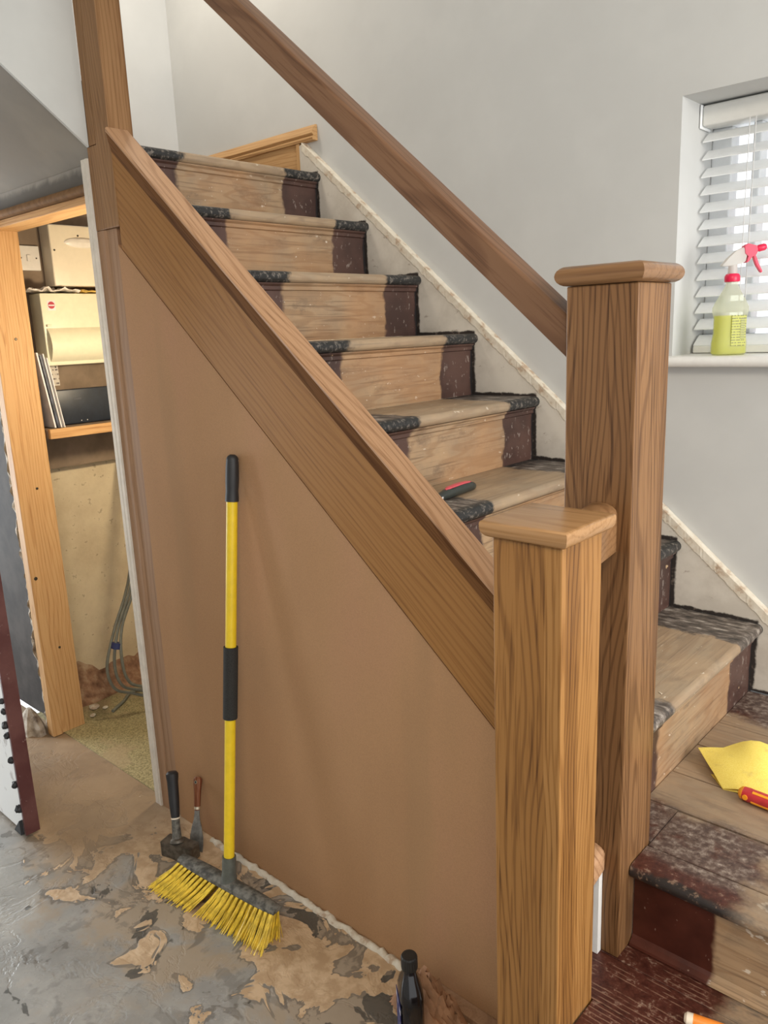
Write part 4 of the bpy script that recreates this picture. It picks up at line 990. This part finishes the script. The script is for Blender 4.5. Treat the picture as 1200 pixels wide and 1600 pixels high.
obj('ferrule', tube(bm_new(), [hp_(0.325), hp_(0.345)], 0.0135, 12), 'cream_tip', hm, smooth=True, local=True)
obj('grip', tube(bm_new(), [hp_(a) for a in (0.345, 0.4, 0.55, 0.7, 0.85, 0.92, 0.97, 1.0)], [0.0125, 0.0135, 0.0155, 0.016, 0.0165, 0.0185, 0.0185, 0.013], 16), 'black_rubber', hm, smooth=True, local=True)
sc_b, sc_t = Vector((-1.352, 0.192, 0.001)), Vector((-1.402, 0.2545, 0.205))
sv = sc_t-sc_b; zx = sv.normalized(); xx = Vector((1, 0.25, 0)); xx = (xx-zx*xx.dot(zx)).normalized(); yx = zx.cross(xx)
s = thing('paint_scraper', 'old scraper with worn red-brown wooden handle leaning on the panel', 'scraper', tuple(sc_b))
s.rotation_euler = Matrix((xx, yx, zx)).transposed().to_euler(); L = sv.length
rsb = []
for a, wd in ((0.0, 0.024), (0.10, 0.026), (0.20, 0.025), (0.32, 0.019), (0.42, 0.012), (0.50, 0.0095), (0.58, 0.009)):
    rsb.append([(-wd, -0.0008-0.001*a, a*L), (wd, -0.0008-0.001*a, a*L), (wd, 0.0008+0.001*a, a*L), (-wd, 0.0008+0.001*a, a*L)])
obj('blade', rings(bm_new(), rsb), 'steel', s, local=True)
obj('handle', superell(bm_new(), [(0.008, 0.006, 0.55*L), (0.0095, 0.0075, 0.58*L), (0.0105, 0.008, 0.70*L), (0.0115, 0.009, 0.82*L), (0.0145, 0.0095, 0.92*L), (0.0145, 0.0095, 0.97*L), (0.009, 0.006, 1.0*L)], 18, 2.4), 'handle_brown', s, smooth=True, local=True)
b = bm_new(); lathe(b, [(0.0055, -0.0098), (0.0055, 0.0098)], 14); b.transform(Matrix.Rotation(PI/2, 4, 'X')); b.transform(Matrix.Translation((0, 0, 0.935*L))); e = obj('eyelet', b, 'brass', s, local=True)
b = bm_new(); lathe(b, [(0.003, -0.0100), (0.003, 0.0100)], 12); b.transform(Matrix.Rotation(PI/2, 4, 'X')); b.transform(Matrix.Translation((0, 0, 0.935*L))); obj('eyelet_hole', b, 'black_iron', e, local=True)
obj('ferrule', superell(bm_new(), [(0.0098, 0.0078, 0.565*L), (0.0098, 0.0078, 0.60*L)], 18, 2.4), 'brass', s, local=True)

# ------------------------------------------------------------------ oil bottle, crumpled paper
ob = thing('oil_bottle', 'dark glossy bottle with black cap and blue label by the newel', 'bottle', (-0.405, 0.095, 0.0), (0, 0, 0.86))
obj('body', superell(bm_new(), [(0.024, 0.040, 0.0005), (0.026, 0.042, 0.004), (0.026, 0.042, 0.150), (0.0255, 0.041, 0.165), (0.022, 0.034, 0.182), (0.016, 0.020, 0.200), (0.0135, 0.0135, 0.210), (0.0135, 0.0135, 0.218)], 32, 3.5), 'oil', ob, smooth=True, local=True, ang=60)
obj('label', bx(-0.0272, -0.0258, -0.030, 0.030, 0.025, 0.150), 'blue_label', ob, local=True)
b = bm_new(); n = 40; rs = []
for z, r in ((0.216, 0.0165), (0.219, 0.0172), (0.244, 0.0172), (0.2475, 0.0155), (0.248, 0.012)):
    rs.append([((r+(0.0005 if i % 2 else 0))*math.cos(2*PI*i/n), (r+(0.0005 if i % 2 else 0))*math.sin(2*PI*i/n), z) for i in range(n)])
rings(b, rs); obj('cap', b, 'cap_black', ob, local=True)
def crumple(cx, cy, rx, ry, h, seed, n=26):
    b = bm_new(); g = []
    for i in range(n+1):
        r = []
        for j in range(n+1):
            u, v = -1+2*i/n, -1+2*j/n; R = math.sqrt(u*u+v*v); q = max(0.0, 1-R**2.5)
            a = math.atan2(v, u); sh_ = 0.82+0.25*mnoise.noise(Vector((math.cos(a)*1.5, math.sin(a)*1.5, seed)))
            f = mnoise.ridged_multi_fractal(Vector((u*1.3, v*1.3, seed)), 1.0, 2.1, 3, 1.0, 2.0)*0.35+0.4*mnoise.noise(Vector((u*2.5, v*2.5, seed+3)))+0.28*abs(mnoise.noise(Vector((u*6.5, v*6.5, seed+6))))-0.10
            r.append(b.verts.new((cx+rx*u*sh_, cy+ry*v*sh_, 0.002+h*max(0.0, q*(0.25+f)))))
        g.append(r)
    for i in range(n):
        for j in range(n):
            if max(((-1+2*(i+a)/n)**2+(-1+2*(j+c)/n)**2) for a in (0, 1) for c in (0, 1)) < 1.12: b.faces.new((g[i][j], g[i+1][j], g[i+1][j+1], g[i][j+1]))
    for v in [v for v in b.verts if not v.link_faces]: b.verts.remove(v)
    ret = bmesh.ops.extrude_face_region(b, geom=list(b.faces))
    for v in ret['geom']:
        if isinstance(v, bmesh.types.BMVert): v.co.z -= 0.0015
    return b
tag(obj('crumpled_paper', crumple(-0.435, 0.190, 0.135, 0.062, 0.13, 5.0), 'rag', smooth=True, ang=25), 'crumpled brown paper on the floor behind the oil bottle', 'paper')

# ------------------------------------------------------------------ things on the landing and treads
# folded abrasive sheet: lower leaf on the boards, upper leaf bowed over it
b = bm_new(); Z = ZL+0.0008
def leaf(P, n=10, th=0.0009, bow=0.0, seed=0):
    """bilinear leaf over four corners (x,y,z), bowed up in the middle"""
    g = []
    A, B, D, E_ = [Vector(p) for p in P]
    for i in range(n+1):
        r = []
        for j in range(n+1):
            u, v = i/n, j/n
            p = A.lerp(B, u).lerp(E_.lerp(D, u), v)
            if bow and u > 0.35: p = p+Vector((0.0, 0.012*v, 0.020*v*math.sin(PI*(u-0.35)/0.65)))
            p = p+Vector((0, 0, bow*math.sin(PI*u)**0.8*math.sin(PI*min(1, v*0.75+0.12))+0.002*mnoise.noise(Vector((u*4, v*4, seed)))))
            p.z = max(p.z, Z); r.append(p)
        g.append(r)
    T = [[b.verts.new(p+Vector((0, 0, th))) for p in r] for r in g]; K = [[b.verts.new(p) for p in r] for r in g]
    for i in range(n):
        for j in range(n):
            b.faces.new((T[i][j], T[i+1][j], T[i+1][j+1], T[i][j+1])); b.faces.new((K[i][j], K[i][j+1], K[i+1][j+1], K[i+1][j]))
    for i in range(n):
        b.faces.new((T[i][0], K[i][0], K[i+1][0], T[i+1][0])); b.faces.new((T[i][n], T[i+1][n], K[i+1][n], K[i][n]))
        b.faces.new((T[0][i], T[0][i+1], K[0][i+1], K[0][i])); b.faces.new((T[n][i], K[n][i], K[n][i+1], T[n][i+1]))
leaf([(0.040, 0.608, Z), (0.165, 0.640, Z), (0.125, 0.730, Z), (0.000, 0.650, Z)], seed=1)
leaf([(0.040, 0.608, Z+0.002), (0.165, 0.640, Z+0.002), (0.110, 0.770, Z+0.024), (-0.045, 0.690, Z+0.030)], bow=0.022, seed=2)
tag(obj('sandpaper', b, 'sand', smooth=True, ang=40), 'folded sheet of yellow sandpaper lying on the landing boards', 'sandpaper')
t = thing('screwdriver', 'red and orange screwdriver handle beside the sandpaper on the landing', 'screwdriver', (0.082, 0.598, ZL+0.0160), (0, 0, -0.08))
def xl(prof, n=18):
    b = bm_new(); lathe(b, [(r, z) for z, r in prof], n); b.transform(Matrix.Rotation(PI/2, 4, 'Y')); return b
obj('end_cap', xl([(-0.006, 0.008), (-0.002, 0.0125), (0.003, 0.014)]), 'yellow_orange', t, smooth=True, local=True)
obj('handle', xl([(0.003, 0.0138), (0.015, 0.0150), (0.022, 0.0145), (0.05, 0.0150), (0.085, 0.0135), (0.105, 0.010), (0.115, 0.013), (0.120, 0.010)]), 'red_plastic', t, smooth=True, local=True)
for a in range(4):
    b = bm_new(); ang = a*PI/2+0.5
    box(b, 0.022, 0.088, -0.0028, 0.0028, 0.0118, 0.0156, bev=0.0008); b.transform(Matrix.Rotation(ang, 4, 'X')); obj('grip_rib', b, 'yellow_orange', t, local=True)
b = bm_new(); rings(b, [[(0.011+0.0055*math.cos(q), -0.0155*1.0, 0.0055*math.sin(q)) for q in [2*PI*i/14 for i in range(14)]], [(0.011+0.0055*math.cos(q), -0.0125, 0.0055*math.sin(q)) for q in [2*PI*i/14 for i in range(14)]]]); obj('hole_ring', b, 'yellow_orange', t, local=True)
obj('blade', xl([(0.12, 0.003), (0.24, 0.003), (0.25, 0.002)]), 'steel', t, smooth=True, local=True)
t = thing('scraper_knife', 'red and dark grey tool handle lying on the tread behind the string', 'tool', (-0.606, 0.50, nz(3)+0.0005), (0, 0, 1.68))
secs = []
for x, hy, hz in ((-0.06, 0.011, 0.008), (-0.03, 0.011, 0.009), (-0.01, 0.012, 0.010), (0.02, 0.0155, 0.0125), (0.07, 0.017, 0.014), (0.12, 0.016, 0.013), (0.142, 0.011, 0.010), (0.150, 0.005, 0.006)):
    secs.append([(x, hy*math.cos(a), hz+hz*math.sin(a)) for a in [2*PI*i/16 for i in range(16)]])
obj('grip', rings(bm_new(), secs), 'knife_black', t, smooth=True, local=True)
secs = []
for x, hy, zz in ((0.012, 0.003, 0.0225), (0.03, 0.0095, 0.0255), (0.08, 0.0105, 0.0262), (0.115, 0.0095, 0.0245), (0.132, 0.004, 0.0215)):
    secs.append([(x, hy*math.cos(a), zz+0.0022*math.sin(a)) for a in [2*PI*i/14 for i in range(14)]])
obj('red_insert', rings(bm_new(), secs), 'knife_red', t, smooth=True, local=True)
obj('blade', bx(-0.13, -0.06, -0.012, 0.012, 0.006, 0.009), 'steel', t, local=True)
obj('rivet', screw(0, 0, 0, 'z', 0.003) if False else bx(-0.022, -0.016, -0.0125, -0.0105, 0.008, 0.013, bev=0.0008), 'paper', t, local=True)
t = thing('paint_brush', 'orange and cream paint brush handle on the red-stained bottom tread', 'brush', (0.145, 0.172, ST+0.0105), (0, 0, 0.28))
obj('tip', xl([(-0.004, 0.006), (0.0, 0.0098), (0.010, 0.0102)]), 'cream_tip', t, smooth=True, local=True)
obj('handle', xl([(0.010, 0.0102), (0.05, 0.0095), (0.09, 0.0075), (0.13, 0.009)]), 'orange', t, smooth=True, local=True)
obj('ferrule', superell(bm_new(), [(0.009, 0.012, 0.13), (0.006, 0.02, 0.17)], 18, 3), 'steel', t, local=True).rotation_euler = (0, PI/2, 0)
obj('bristles', superell(bm_new(), [(0.006, 0.02, 0.17), (0.002, 0.021, 0.21)], 18, 3), 'handle_brown', t, local=True).rotation_euler = (0, PI/2, 0)
# pale splinters on the first tread
for i, (x, y, a, l) in enumerate(((-0.10, 0.470, 0.5, 0.022), (-0.112, 0.500, 2.4, 0.014), (-0.118, 0.535, 2.3, 0.024), (-0.093, 0.585, 2.6, 0.010))):
    b = bx(-l/2, l/2, -0.0014, 0.0014, 0, 0.0014, bev=0.0004, seg=1); b.transform(Matrix.Translation((x, y, nz(1)+0.0004))@Matrix.Rotation(a, 4, 'Z'))
    tag(obj('wood_splinter', b, 'grit'), ['pale splinter on the lowest tread, nearest the front edge', 'short thick splinter on the lowest tread, next to the nearest one', 'longest slanting splinter on the lowest tread', 'smallest splinter on the lowest tread, farthest from the newel'][i], 'splinter', 'pale splinters on the lowest tread')
